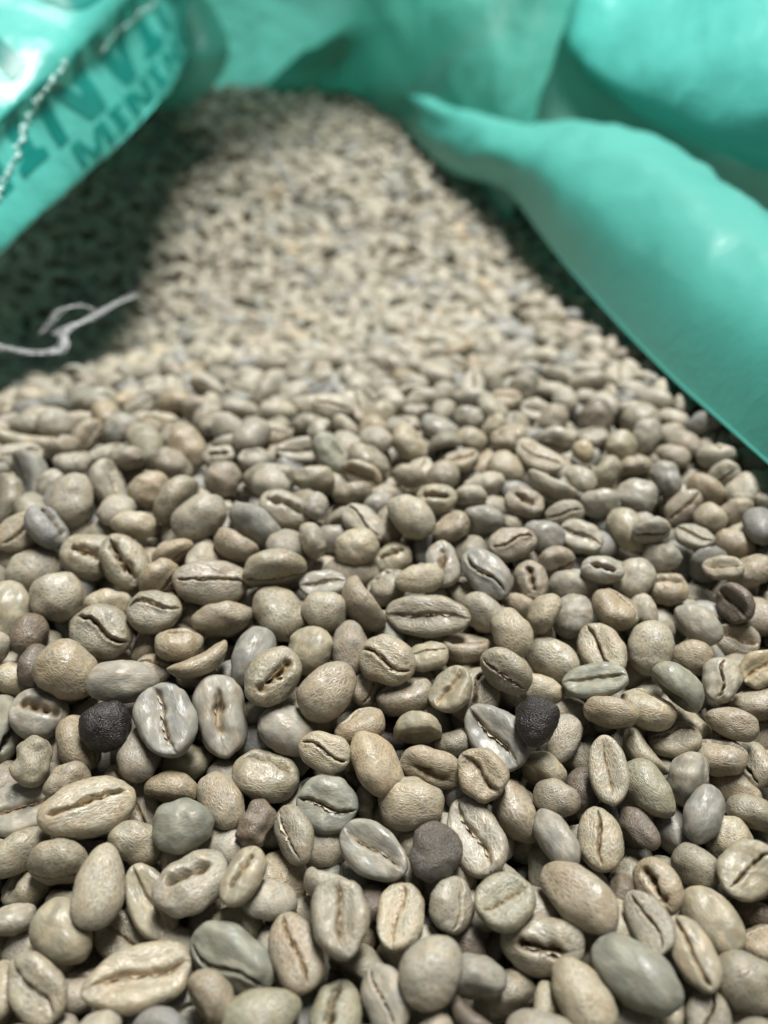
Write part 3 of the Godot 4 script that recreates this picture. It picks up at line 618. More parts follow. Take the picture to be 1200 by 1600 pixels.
	bean("n46", "p", Vector3(-89.44, 64.9, -188.55), Vector3(47, -150, -163), Vector3(9.81, 5.62, 8.79), 0, "round pale cream bean, lying on its side, above the long slim bean lying level")
	bean("n47", "g", Vector3(-70.33, 67.99, -180.19), Vector3(84, -145, -167), Vector3(12.29, 5.62, 8.78), 0, "oval grey-green bean, crease showing, to the right of the smooth oval pinkish-cream bean")
	bean("n48", "p", Vector3(-62.17, 67.16, -187.43), Vector3(-6, 11, -18), Vector3(8.96, 5.51, 8.6), 0, "round pale cream bean, lying on its side, above the smooth grey-green bean leaning upright")
	bean("s21", "t", Vector3(-49.42, 70.06, -175.27), Vector3(49, -172, -174), Vector3(9.14, 5.62, 8.78), 0, "round tan-brown bean, on its side, at the upper left of the glassy brownish round bean")
	bean("n49", "b", Vector3(-57.77, 71.83, -158.98), Vector3(-13, -110, 145), Vector3(8.44, 4.61, 6.98), 0, "oval blue-grey bean, rounded back, at the upper left of the smooth grey-green bean leaning upright")
	bean("n50", "t", Vector3(-64.37, 71.49, -157.18), Vector3(65, 126, 69), Vector3(8.37, 4.02, 6.28), 1, "oval tan-brown bean, crease showing, to the right of the smooth oval pinkish-cream bean")
	bean("c6", "o", Vector3(-76.93, 71.61, -154.48), Vector3(-34, 29, -23), Vector3(14.34, 5.24, 8.19), 0, "long slim bean lying level, at the lower left of the smooth oval pinkish-cream bean")
	bean("c7", "b", Vector3(-70.21, 71.46, -138.11), Vector3(50, -122, -66), Vector3(13.13, 5.69, 8.88), 0, "dark blue-grey curved bean, below the long slim bean lying level")
	bean("f34", "b", Vector3(-71.89, 71.63, -129.97), Vector3(-37, 68, 43), Vector3(10.62, 5.61, 8.77), 0, "oval blue-grey bean, on its side, at the lower left of the dark blue-grey curved bean")
	bean("n51", "p", Vector3(-64.68, 70.68, -120.86), Vector3(45, 58, 23), Vector3(10.46, 4.28, 6.68), 1, "smooth cream bean with a jagged pale crease, below the dark blue-grey curved bean")
	bean("n52", "s", Vector3(-58.15, 72.49, -128.1), Vector3(-24, -80, 141), Vector3(11.06, 5.11, 7.74), 0, "pear-shaped gritty bean, at the lower right of the dark blue-grey curved bean")
	bean("f35", "p", Vector3(-52.93, 71.85, -135.13), Vector3(-37, -19, -59), Vector3(10.92, 5.66, 8.84), 1, "oval pale cream bean, crease showing, to the right of the pear-shaped gritty bean")
	bean("f36", "p", Vector3(-57.88, 71.8, -148.29), Vector3(-14, 29, 6), Vector3(8, 4.92, 7.68), 0, "round pale cream bean, on its side, at the upper right of the pear-shaped gritty bean")
	bean("n53", "p", Vector3(-62.64, 72.92, -142.25), Vector3(-6, 19, -11), Vector3(7.14, 4.38, 6.85), 0, "round pale cream bean, lying on its side, above the pear-shaped gritty bean")
	bean("r50", "g", Vector3(-48.92, 73, -148.24), Vector3(-5, 111, -143), Vector3(9.84, 4.46, 6.76), 0, "smooth grey-green bean leaning upright, above the small pointed silvery bean")
	bean("r51", "t", Vector3(-40.84, 73.02, -147.64), Vector3(-7, 100, -132), Vector3(10.76, 5.36, 8.12), 0, "oval tan-brown bean, rounded back showing, to the right of the smooth grey-green bean leaning upright")
	bean("r52", "t", Vector3(-44.66, 72.53, -132.28), Vector3(-42, -101, 147), Vector3(8.15, 4.33, 6.57), 0, "small tan bean with a bright flake at its tip, above the small pointed silvery bean")
	bean("r53", "s", Vector3(-45.26, 71.19, -121.76), Vector3(-53, 164, -150), Vector3(8.14, 3.39, 5.14), 0, "small pointed silvery bean, to the right of the pear-shaped gritty bean")
	bean("n54", "o", Vector3(-38.54, 72.14, -128.65), Vector3(63, -179, 122), Vector3(10.52, 5.51, 8.6), 0, "oval olive bean, crease showing, at the upper left of the silver-grey wrinkled egg-shaped bean")
	bean("s22", "p", Vector3(-50.16, 71.63, -163.28), Vector3(21, 3, -4), Vector3(7.95, 3.98, 6.22), 1, "oval pale cream bean, crease showing, above the smooth grey-green bean leaning upright")
	bean("n55", "p", Vector3(-64.33, 71.99, -134.64), Vector3(0, -93, 141), Vector3(6.51, 3.55, 5.37), 0, "oval pale cream bean, rounded back showing, to the right of the dark blue-grey curved bean")
	bean("r54", "s", Vector3(-33.52, 71.78, -123.42), Vector3(-52, -127, 154), Vector3(10.8, 5.13, 7.77), 0, "silver-grey wrinkled egg-shaped bean, at the lower left of the glassy brownish round bean")
	bean("f37", "b", Vector3(-22.62, 71.28, -121.62), Vector3(-62, 34, -65), Vector3(11.78, 5.77, 8.74), 0, "dark slate-grey bean lying on its side, to the right of the silver-grey wrinkled egg-shaped bean")
	bean("w27", "s", Vector3(-18.5, 71.8, -126.04), Vector3(21, -22, -22), Vector3(10.08, 4.71, 7.36), 0, "olive bean with a short straight crease, to the left of the small round cream bean")
	bean("r55", "o", Vector3(-22.26, 72.43, -136.39), Vector3(-67, -167, 163), Vector3(10.97, 4.21, 6.37), 0, "oval olive bean, rounded back showing, above the olive bean with a short straight crease")
	bean("r56", "o", Vector3(-13.51, 73.47, -134.56), Vector3(-65, 166, -158), Vector3(8.2, 3.47, 5.25), 0, "oval olive bean, rounded back showing, above the small round cream bean")
	bean("r57", "p", Vector3(-12.52, 72.84, -125.55), Vector3(-11, -91, 144), Vector3(5.23, 3.02, 4.57), 0, "small round cream bean, to the right of the olive bean with a short straight crease")
	bean("f38", "p", Vector3(-16.36, 72.78, -147.84), Vector3(42, 1, -2), Vector3(12.04, 3.75, 5.86), 1, "cream bean with a raised rim round its flat face, above the small round cream bean")
	bean("s23", "g", Vector3(-10.38, 74.13, -143.76), Vector3(-23, -34, -40), Vector3(10.15, 5.12, 8), 1, "oval grey-green bean, crease showing, above the small round cream bean")
	bean("r58", "t", Vector3(-31.08, 73.04, -135.31), Vector3(-47, -114, 159), Vector3(7.47, 4.55, 6.89), 0, "glassy brownish round bean, at the upper right of the silver-grey wrinkled egg-shaped bean")
	bean("w28", "p", Vector3(-33.46, 73.07, -144.73), Vector3(32, 24, 6), Vector3(6.98, 2.92, 4.56), 0, "oval pale cream bean, crease showing, above the glassy brownish round bean")
	bean("w29", "p", Vector3(-26.05, 73.23, -143.06), Vector3(-8, 23, -2), Vector3(6.92, 4.25, 6.64), 0, "round pale cream bean, on its side, above the dark slate-grey bean on its side")
	bean("r59", "p", Vector3(-32.97, 72.62, -156.76), Vector3(-53, 145, -140), Vector3(8.97, 4.23, 6.41), 0, "oval pale cream bean, rounded back showing, above the glassy brownish round bean")
	bean("n56", "p", Vector3(-24.59, 73.39, -154.59), Vector3(33, -5, -7), Vector3(9.48, 3.33, 5.2), 0, "slim pale cream bean, crease showing, at the upper right of the glassy brownish round bean")
	bean("n57", "b", Vector3(-16.3, 73.1, -158.3), Vector3(34, -166, -173), Vector3(7.09, 4.31, 6.73), 0, "round blue-grey bean, lying on its side, above the small round cream bean")
	bean("r60", "p", Vector3(-8.29, 73.41, -156.73), Vector3(-52, 83, -119), Vector3(7.41, 3.05, 4.63), 0, "oval pale cream bean, rounded back showing, above the small round cream bean")
	bean("r61", "t", Vector3(-2.36, 72.63, -157.05), Vector3(5, -106, 139), Vector3(6.81, 4.31, 6.54), 0, "round tan-brown bean, rounded back showing, above the pale greenish bean with a leaf-shaped crease")
	bean("n58", "p", Vector3(-6.66, 72.41, -170.84), Vector3(-5, -48, -39), Vector3(7.94, 4.86, 7.59), 0, "round pale cream bean, crease showing, above the small round cream bean")
	bean("n59", "p", Vector3(-16.33, 71.95, -171.14), Vector3(-61, -180, -170), Vector3(10.99, 3.63, 5.5), 0, "slim pale cream bean, rounded back showing, above the small round cream bean")
	bean("r62", "b", Vector3(-25.33, 71.04, -171.36), Vector3(-70, -159, -176), Vector3(7.85, 4.04, 6.12), 0, "oval blue-grey bean, rounded back showing, at the upper right of the glassy brownish round bean")
	bean("n60", "o", Vector3(-3.07, 73.9, -142.16), Vector3(-17, -22, -24), Vector3(9.24, 4.94, 7.71), 0, "oval olive bean, lying on its side, above the pale greenish bean with a leaf-shaped crease")
	bean("f39", "t", Vector3(-4.34, 73.55, -135.91), Vector3(67, -69, -52), Vector3(8.6, 3.42, 5.35), 0, "oval tan-brown bean, crease showing, above the pale greenish bean with a leaf-shaped crease")
	bean("s24", "t", Vector3(-6.15, 72.14, -131.78), Vector3(-40, 1, 15), Vector3(7.89, 4.19, 6.55), 0, "oval tan-brown bean, lying on its side, above the pale greenish bean with a leaf-shaped crease")
	bean("s25", "p", Vector3(-3.7, 71.67, -121.71), Vector3(21, -48, -20), Vector3(9.63, 3.69, 5.76), 0, "pale greenish bean with a leaf-shaped crease, to the right of the small round cream bean")
	bean("r63", "s", Vector3(-4.82, 70.41, -115.93), Vector3(-32, -159, 171), Vector3(8.07, 4.4, 6.67), 0, "oval silver-flecked bean, rounded back showing, below the pale greenish bean with a leaf-shaped crease")
	bean("w30", "s", Vector3(-12.96, 70.7, -117.12), Vector3(59, -174, -105), Vector3(6.77, 4.16, 6.5), 0, "round silver-flecked bean, lying on its side, below the small round cream bean")
	bean("n61", "b", Vector3(-9.31, 68.16, -121.54), Vector3(-65, -180, 179), Vector3(6.8, 3.61, 5.47), 0, "oval blue-grey bean, rounded back showing, at the lower right of the small round cream bean")
	bean("n62", "t", Vector3(-25.9, 70.4, -116.7), Vector3(-49, 7, -34), Vector3(8.52, 4.68, 7.31), 0, "round tan-brown bean, on its side, at the lower right of the silver-grey wrinkled egg-shaped bean")
	bean("s26", "t", Vector3(-36.97, 69.17, -115.41), Vector3(70, 167, 139), Vector3(7.77, 3.45, 5.38), 0, "oval tan-brown bean, crease showing, at the lower left of the silver-grey wrinkled egg-shaped bean")
	bean("r64", "b", Vector3(-0.96, 70.58, -129.31), Vector3(-60, -122, 149), Vector3(6.34, 3.4, 5.15), 0, "oval blue-grey bean, rounded back showing, to the right of the small round cream bean")
	bean("n63", "p", Vector3(5.57, 73.91, -148.79), Vector3(-27, -32, -37), Vector3(9.2, 5.62, 8.79), 0, "round pale cream bean, on its side, above the dark olive bean with a glossy end")
	bean("n64", "b", Vector3(12.12, 73.59, -156.34), Vector3(-19, -23, -19), Vector3(9.18, 5.64, 8.81), 0, "round blue-grey bean, lying on its side, above the dark olive bean with a glossy end")
	bean("f40", "t", Vector3(15.67, 73.66, -142.54), Vector3(-4, 19, 12), Vector3(6.89, 4.23, 6.62), 1, "round tan-brown bean, crease, to the left of the long cream bean with a cracked face")
	bean("n65", "p", Vector3(18.37, 73.45, -151.2), Vector3(-32, 154, -165), Vector3(7.07, 3.34, 5.06), 0, "oval pale cream bean, rounded back showing, above the blue-grey bean with an orange crease")
	bean("r65", "p", Vector3(24.31, 72.24, -140.89), Vector3(-28, 132, -160), Vector3(8.01, 4.23, 6.4), 0, "oval pale cream bean, rounded back showing, above the tan bean with a straight two-lipped crease")
	bean("c8", "p", Vector3(30.93, 74.26, -141.94), Vector3(27, -40, -18), Vector3(10.91, 3.7, 5.78), 0, "long cream bean with a cracked face, to the left of the small orange-tinged bean")
	bean("c9", "p", Vector3(31.92, 73.26, -132.46), Vector3(-62, -18, -18), Vector3(10.7, 3.72, 5.64), 0, "slim pale cream bean, on its side, below the long cream bean with a cracked face")
	bean("s27", "p", Vector3(19.22, 71.7, -135.51), Vector3(-32, -2, 21), Vector3(8.99, 4.84, 7.56), 0, "oval pale cream bean, lying on its side, above the blue-grey bean with an orange crease")
	bean("w31", "t", Vector3(26, 72.78, -127.25), Vector3(27, -30, -8), Vector3(7.67, 3.95, 6.17), 0, "oval tan-brown bean, crease showing, above the tan bean with a straight two-lipped crease")
	bean("n66", "t", Vector3(4.93, 73.48, -135.56), Vector3(-74, 110, -113), Vector3(6.64, 3.16, 4.79), 0, "oval tan-brown bean, rounded back showing, above the dark olive bean with a glossy end")
	bean("n67", "t", Vector3(11.35, 71.98, -137.66), Vector3(-42, -138, 144), Vector3(7.35, 4.09, 6.2), 0, "oval tan-brown bean, rounded back showing, above the upright pale bean with a cracked crease")
	bean("w32", "o", Vector3(9.65, 73.51, -127.07), Vector3(38, 5, 6), Vector3(7.67, 3.78, 5.91), 0, "bean with an orange notch in its crease")
	bean("r66", "s", Vector3(4.73, 73.04, -121.74), Vector3(-45, 126, -161), Vector3(10.11, 4.57, 6.92), 0, "dark olive bean with a glossy end, to the right of the small round cream bean")
	bean("n68", "t", Vector3(11.87, 71.45, -120.85), Vector3(-26, 17, 30), Vector3(7.43, 4.56, 7.13), 0, "round tan-brown bean, lying on its side, above the upright pale bean with a cracked crease")
	bean("r67", "b", Vector3(18.34, 70.54, -124.27), Vector3(-81, -93, 79), Vector3(7.82, 4.09, 6.2), 0, "oval blue-grey bean, rounded back showing, above the blue-grey bean with an orange crease")
	bean("n69", "p", Vector3(16.23, 72.18, -129.65), Vector3(46, 177, 178), Vector3(6.32, 3.88, 6.07), 0, "round pale cream bean, on its side, above the upright pale bean with a cracked crease")
	bean("r68", "b", Vector3(28.62, 70.11, -119.69), Vector3(-46, 146, -171), Vector3(7.95, 3.87, 5.86), 0, "oval blue-grey bean, rounded back showing, below the long cream bean with a cracked face")
	bean("f41", "p", Vector3(35.18, 70.42, -119.24), Vector3(34, -39, -11), Vector3(7.94, 3.86, 6.04), 1, "cream flat-faced bean with a golden edge, below the small orange-tinged bean")
	bean("r69", "t", Vector3(0.88, 69.29, -124.48), Vector3(-6, -98, 142), Vector3(8.04, 3.72, 5.63), 0, "oval tan-brown bean, rounded back showing, to the right of the small round cream bean")
	bean("r70", "p", Vector3(20.4, 73, -172.76), Vector3(-84, -21, 19), Vector3(9.66, 3.74, 5.66), 0, "oval pale cream bean, rounded back showing, to the left of the small orange-tinged bean")
	bean("n70", "t", Vector3(28.54, 72.5, -173.86), Vector3(22, -4, 4), Vector3(7.64, 3.77, 5.9), 1, "oval tan-brown bean, crease showing, at the upper left of the small orange-tinged bean")
	bean("c10", "p", Vector3(6.11, 71.98, -177.65), Vector3(69, 157, 144), Vector3(9.19, 3.19, 4.99), 0, "slim pale cream bean, crease showing, above the dark olive bean with a glossy end")
	bean("f42", "p", Vector3(34.7, 72.61, -167.6), Vector3(33, -33, -9), Vector3(7.51, 3.79, 5.92), 1, "oval pale cream bean, crease showing, above the long cream bean with a cracked face")
	bean("r71", "p", Vector3(19.3, 72.33, -163.49), Vector3(-58, 141, -151), Vector3(7.53, 3.76, 5.7), 0, "oval pale cream bean, rounded back showing, above the upright pale bean with a cracked crease")
	bean("w33", "p", Vector3(23.61, 72.99, -158.27), Vector3(-34, 20, 47), Vector3(6.84, 4.2, 6.57), 0, "round pale cream bean, lying on its side, to the left of the small orange-tinged bean")
	bean("s28", "p", Vector3(36.25, 73.16, -150.84), Vector3(78, 103, 120), Vector3(7.85, 4.17, 6.51), 1, "oval pale cream bean, crease showing, to the left of the small orange-tinged bean")
	bean("s29", "p", Vector3(7.31, 72.26, -168.01), Vector3(-19, -4, 2), Vector3(6.16, 3.78, 5.91), 0, "round pale cream bean, on its side, above the pale greenish bean with a leaf-shaped crease")
	bean("c11", "p", Vector3(28.71, 72.78, -158.61), Vector3(-18, -61, -35), Vector3(7.35, 2.82, 4.4), 0, "oval pale cream bean, crease showing, above the tan bean with a straight two-lipped crease")
	bean("r72", "b", Vector3(54.36, 73.58, -134.41), Vector3(-32, 87, -140), Vector3(7.42, 3.46, 5.25), 0, "smooth blue-grey bean standing on end, to the right of the small orange-tinged bean")
	bean("r73", "p", Vector3(47.85, 71.84, -130.58), Vector3(-41, 175, 171), Vector3(7.96, 4.48, 6.78), 0, "round pale cream bean, rounded back showing, at the lower right of the small orange-tinged bean")
	bean("n71", "p", Vector3(48.46, 74.16, -146.58), Vector3(-39, -93, 127), Vector3(7.03, 4.45, 6.75), 0, "round pale cream bean, rounded back showing, to the right of the small orange-tinged bean")
	bean("n72", "t", Vector3(49.99, 72.67, -140.08), Vector3(39, 163, 161), Vector3(6.69, 4.11, 6.42), 0, "round tan-brown bean, lying on its side, to the right of the small orange-tinged bean")
	bean("r74", "p", Vector3(40.41, 71.52, -128.68), Vector3(-80, -143, 131), Vector3(7.77, 4.01, 6.07), 0, "oval pale cream bean, rounded back showing, below the small orange-tinged bean")
	bean("r75", "p", Vector3(37.76, 73.55, -134.41), Vector3(-21, 123, -165), Vector3(6.83, 3.22, 4.87), 0, "oval pale cream bean, rounded back showing, above the cream flat-faced bean with a golden edge")
	bean("r76", "y", Vector3(40.25, 74.43, -143.82), Vector3(-34, 94, -141), Vector3(5.27, 2.84, 4.31), 0, "small orange-tinged bean, to the right of the long cream bean with a cracked face")
	bean("s30", "b", Vector3(44.02, 73.29, -152.67), Vector3(1, -9, 6), Vector3(7.13, 4.16, 6.51), 0, "round blue-grey bean, lying on its side, at the upper right of the small orange-tinged bean")
	bean("r77", "p", Vector3(55.13, 73.92, -151.69), Vector3(-17, -103, 127), Vector3(7.87, 4.01, 6.07), 0, "oval pale cream bean, rounded back showing, above the smooth blue-grey bean standing on end")
	bean("n73", "t", Vector3(56.18, 70.86, -128.42), Vector3(28, 49, 46), Vector3(8, 3.41, 5.33), 1, "oval tan-brown bean, crease, at the lower right of the smooth blue-grey bean standing on end")
	bean("n74", "p", Vector3(46.98, 72.14, -118.25), Vector3(74, 76, 84), Vector3(6.78, 3.3, 5.15), 0, "oval pale cream bean, crease showing, below the smooth blue-grey bean standing on end")
	bean("f43", "b", Vector3(55.03, 70.83, -118.56), Vector3(17, -41, 2), Vector3(7.14, 3.27, 5.11), 1, "oval blue-grey bean, crease showing, below the smooth blue-grey bean standing on end")
	bean("r78", "p", Vector3(59.62, 71.31, -123.85), Vector3(-40, 126, -175), Vector3(6.14, 3.5, 5.31), 0, "round pale cream bean, rounded back showing, above the dark grey-brown bean with a shadowed crease")
	bean("r79", "t", Vector3(61.49, 72.16, -132.41), Vector3(-82, 20, -67), Vector3(7.96, 4.01, 6.07), 0, "oval tan-brown bean, rounded back, to the right of the smooth blue-grey bean standing on end")
	bean("r80", "t", Vector3(58.12, 74.01, -142.96), Vector3(-35, 142, -177), Vector3(7.14, 3.02, 4.57), 0, "oval tan-brown bean, rounded back showing, above the smooth blue-grey bean standing on end")
	bean("r81", "t", Vector3(60.98, 72.88, -153.75), Vector3(-44, 176, 169), Vector3(7.18, 3.92, 5.94), 0, "oval tan-brown bean, rounded back showing, to the right of the small orange-tinged bean")
	bean("n75", "t", Vector3(62.94, 68.02, -119.83), Vector3(-84, 114, -147), Vector3(8.04, 4.22, 6.4), 0, "oval tan-brown bean, rounded back showing, above the dark grey-brown bean with a shadowed crease")
	bean("n76", "t", Vector3(63.22, 67.69, -112.79), Vector3(-21, -8, 34), Vector3(7.76, 4.77, 7.45), 0, "round tan-brown bean, lying on its side, above the dark grey-brown bean with a shadowed crease")
	bean("r82", "t", Vector3(62.5, 63.98, -104.42), Vector3(-24, 141, 179), Vector3(7.99, 4.39, 6.65), 0, "oval tan-brown bean, rounded back, to the right of the bean with an orange-brown open crease")
	bean("r83", "t", Vector3(65.26, 71.02, -126.39), Vector3(-63, -124, 123), Vector3(6.93, 3.45, 5.22), 0, "oval tan-brown bean, rounded back showing, at the upper right of the round gritty pale bean")
	bean("n77", "t", Vector3(37.19, 73.6, -160.65), Vector3(-24, -115, 145), Vector3(7.86, 4.05, 6.14), 0, "oval tan-brown bean, rounded back showing, above the long cream bean with a cracked face")
	bean("r84", "d", Vector3(46.8, 73.7, -161.3), Vector3(-3, -108, 134), Vector3(9.26, 4.78, 7.24), 0, "oval dark brown bean, rounded back showing, above the small orange-tinged bean")
	bean("r85", "o", Vector3(56.03, 73.71, -159.44), Vector3(-65, 149, -177), Vector3(8.93, 4.69, 7.1), 0, "oval olive bean, rounded back showing, above the smooth blue-grey bean standing on end")
	bean("n78", "o", Vector3(44.35, 69.57, -122.35), Vector3(-35, 96, -142), Vector3(9.39, 4.18, 6.33), 0, "oval olive bean, rounded back showing, at the lower right of the small orange-tinged bean")
	bean("n79", "o", Vector3(42.96, 73.41, -136.79), Vector3(-50, -19, 67), Vector3(7.61, 4.67, 7.3), 0, "round olive bean, lying on its side, at the lower right of the small orange-tinged bean")
	bean("r86", "o", Vector3(-0.9, 72.93, -163.79), Vector3(-33, -107, 145), Vector3(8.49, 4.09, 6.2), 0, "oval olive bean, rounded back showing, above the dark olive bean with a glossy end")
	bean("r87", "o", Vector3(-39.84, 71.66, -164.74), Vector3(-24, -88, 139), Vector3(9.19, 4.13, 6.25), 0, "oval olive bean, rounded back showing, above the glassy brownish round bean")
	bean("w34", "o", Vector3(-48.58, 48.69, -66.53), Vector3(-25, 60, 7), Vector3(7.73, 4.75, 7.42), 0, "round olive bean, crease showing, below the square-ended broken piece of bean")
	bean("n80", "t", Vector3(26, 74.18, -151.12), Vector3(-7, 20, 22), Vector3(7.97, 4.89, 7.65), 0, "round tan-brown bean, crease showing, to the left of the small orange-tinged bean")
	bean("s31", "o", Vector3(-89.22, 67.57, -175.1), Vector3(52, -180, 98), Vector3(8.29, 5.1, 7.96), 1, "round olive bean, crease showing, at the upper left of the long slim bean lying level")
	bean("f44", "o", Vector3(-34.08, 48.05, -59.18), Vector3(17, -34, -23), Vector3(8, 3.75, 5.86), 0, "oval olive bean, crease, to the left of the smooth grey-green bean with an S-shaped crease")
	bean("r88", "o", Vector3(-33.99, 53.14, -69.46), Vector3(-26, 153, -151), Vector3(7.9, 3.7, 5.6), 0, "oval olive bean, rounded back showing, below the round dark purple-black bean")
	bean("n81", "o", Vector3(33.07, 71.65, -124.85), Vector3(53, 21, 28), Vector3(7.48, 3.09, 4.83), 0, "oval olive bean, crease showing, below the long cream bean with a cracked face")
	pass

# ------------------------------------------------------------------ all the beans under, behind and beyond the single ones
func spheres_of(t: Transform3D, size: Vector3) -> Array:
	return [t * Vector3(-0.29 * size.x, -0.08 * size.y, 0), t * Vector3(0, -0.08 * size.y, -0.18 * size.z), t * Vector3(0, -0.08 * size.y, 0.18 * size.z), t * Vector3(0.29 * size.x, -0.08 * size.y, 0)]

func random_turn(flat: float) -> Basis:
	var b := Basis(Vector3.UP, rng.randf() * TAU)
	var r := rng.randf()
	var roll := PI if r < 0.5 else (0.0 if r < 0.72 else PI / 2 * (1.0 if rng.randf() < 0.5 else -1.0))
	return b * Basis(Vector3.BACK, rng.randfn(0.0, flat)) * Basis(Vector3.RIGHT, roll + rng.randfn(0.0, 0.45))

func rest_of_the_beans() -> void:
	var at: Array[Transform3D] = []
	var sizes := PackedVector3Array()
	var soft := PackedByteArray()
	# near the camera: three layers that are pushed clear of the single beans and of one another
	var seen_grid := {}
	for h in heroes:
		for p in spheres_of(h[0], h[1]):
			var k := Vector3i((p / 5.0).floor())
			if not seen_grid.has(k): seen_grid[k] = []
			seen_grid[k].append([p, h[1].y * 0.47])
	for layer in 4:
		var gap := 6.3
		var fz := 4.0
		while fz < 225.0:
			var half := 88.0 + fz * 0.34
			var x := -half
			while x < half:
				var px := x + rng.randf_range(-1.8, 1.8) + (gap * 0.5 if layer % 2 else 0.0)
				var pz := -(fz + rng.randf_range(-1.8, 1.8))
				var p := Vector3(px, heap_height(px, pz) - 0.5 - layer * 4.4 + rng.randf_range(-1.0, 1.0), pz)
				x += gap
				var blocked := false
				for dx in 3:
					for dy in 3:
						for dz in 3:
							var k := Vector3i((p / 5.0).floor()) + Vector3i(dx - 1, dy - 1, dz - 1)
							for q in seen_grid.get(k, []):
								if (q[0] - p).length() < (4.1 if layer == 0 else 3.3): blocked = true
				if blocked: continue
				var g := rng.randf_range(0.82, 1.12)
				at.append(Transform3D(random_turn(0.35), p))
				sizes.append(Vector3(9.2 * g * rng.randf_range(0.88, 1.12), 4.7 * g, 6.6 * g * rng.randf_range(0.9, 1.1)))
				soft.append(1)
			fz += gap * 0.92
	settle(at, sizes)
	# farther off, where the lens blurs them
	for layer in 3:
		var gap := 6.4
		var fz := 222.0
		while fz < 560.0:
			var x := -300.0 + rng.randf() * gap
			while x < 300.0:
				var px := x + rng.randf_range(-2.2, 2.2)
				var pz := -(fz + rng.randf_range(-2.2, 2.2))
				x += gap
				if px < -85.0 - fz * 0.42 or px > right_limit(-pz): continue
				var g := rng.randf_range(0.82, 1.15)
				at.append(Transform3D(random_turn(0.5), Vector3(px, heap_height(px, pz) - layer * 4.6 + rng.randf_range(-1.6, 1.6), pz)))
				sizes.append(Vector3(9.4 * g, 4.7 * g, 6.7 * g))
			fz += gap
	var whole := Node3D.new()
	whole.name = "coffee_beans"
	add_child(whole)
	tag(whole, "countless small green coffee beans filling the sack beneath and behind the larger ones", "coffee beans", "", "stuff")
	var keys := ["n0", "n3", "n7", "r1", "r4", "r9", "s2", "w1", "c1", "f2", "n11", "r12"]
	var palette := [Color(0.30, 0.28, 0.22), Color(0.34, 0.30, 0.24), Color(0.42, 0.39, 0.32), Color(0.29, 0.29, 0.26), Color(0.38, 0.35, 0.29), Color(0.27, 0.265, 0.25), Color(0.45, 0.41, 0.33), Color(0.36, 0.335, 0.27), Color(0.14, 0.11, 0.095), Color(0.40, 0.33, 0.23)]
	var weight := [0.14, 0.17, 0.17, 0.08, 0.16, 0.09, 0.08, 0.085, 0.006, 0.01]
	var lots := []
	for k in keys: lots.append([])
	for i in at.size(): lots[rng.randi() % keys.size()].append(i)
	for k in keys.size():
		var mm := MultiMesh.new()
		mm.transform_format = MultiMesh.TRANSFORM_3D
		mm.use_colors = true
		mm.mesh = bean_shape(keys[k])[0]
		mm.instance_count = lots[k].size()
		for n in lots[k].size():
			var i: int = lots[k][n]
			var sz := sizes[i]
			mm.set_instance_transform(n, Transform3D(at[i].basis * Basis.from_scale(Vector3(sz.x / 9.5, sz.y / 4.7, sz.z / 6.8)), at[i].origin * MM))
			var roll := rng.randf()
			var w := 0
			while w < weight.size() - 1 and roll > weight[w]:
				roll -= weight[w]
				w += 1
			var c: Color = palette[w]
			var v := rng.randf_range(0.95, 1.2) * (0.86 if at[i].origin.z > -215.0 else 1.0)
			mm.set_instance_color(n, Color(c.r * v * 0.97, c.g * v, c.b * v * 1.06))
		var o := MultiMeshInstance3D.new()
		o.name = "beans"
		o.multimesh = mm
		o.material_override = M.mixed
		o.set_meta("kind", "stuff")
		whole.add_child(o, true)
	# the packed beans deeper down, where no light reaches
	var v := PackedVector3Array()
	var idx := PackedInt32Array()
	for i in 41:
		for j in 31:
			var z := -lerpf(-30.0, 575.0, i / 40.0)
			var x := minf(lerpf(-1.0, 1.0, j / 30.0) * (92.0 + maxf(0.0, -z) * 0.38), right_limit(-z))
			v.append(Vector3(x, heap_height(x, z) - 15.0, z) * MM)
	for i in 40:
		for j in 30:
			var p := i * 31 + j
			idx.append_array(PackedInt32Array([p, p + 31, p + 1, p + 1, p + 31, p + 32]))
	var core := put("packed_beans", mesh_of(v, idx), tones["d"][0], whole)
	core.set_meta("kind", "stuff")

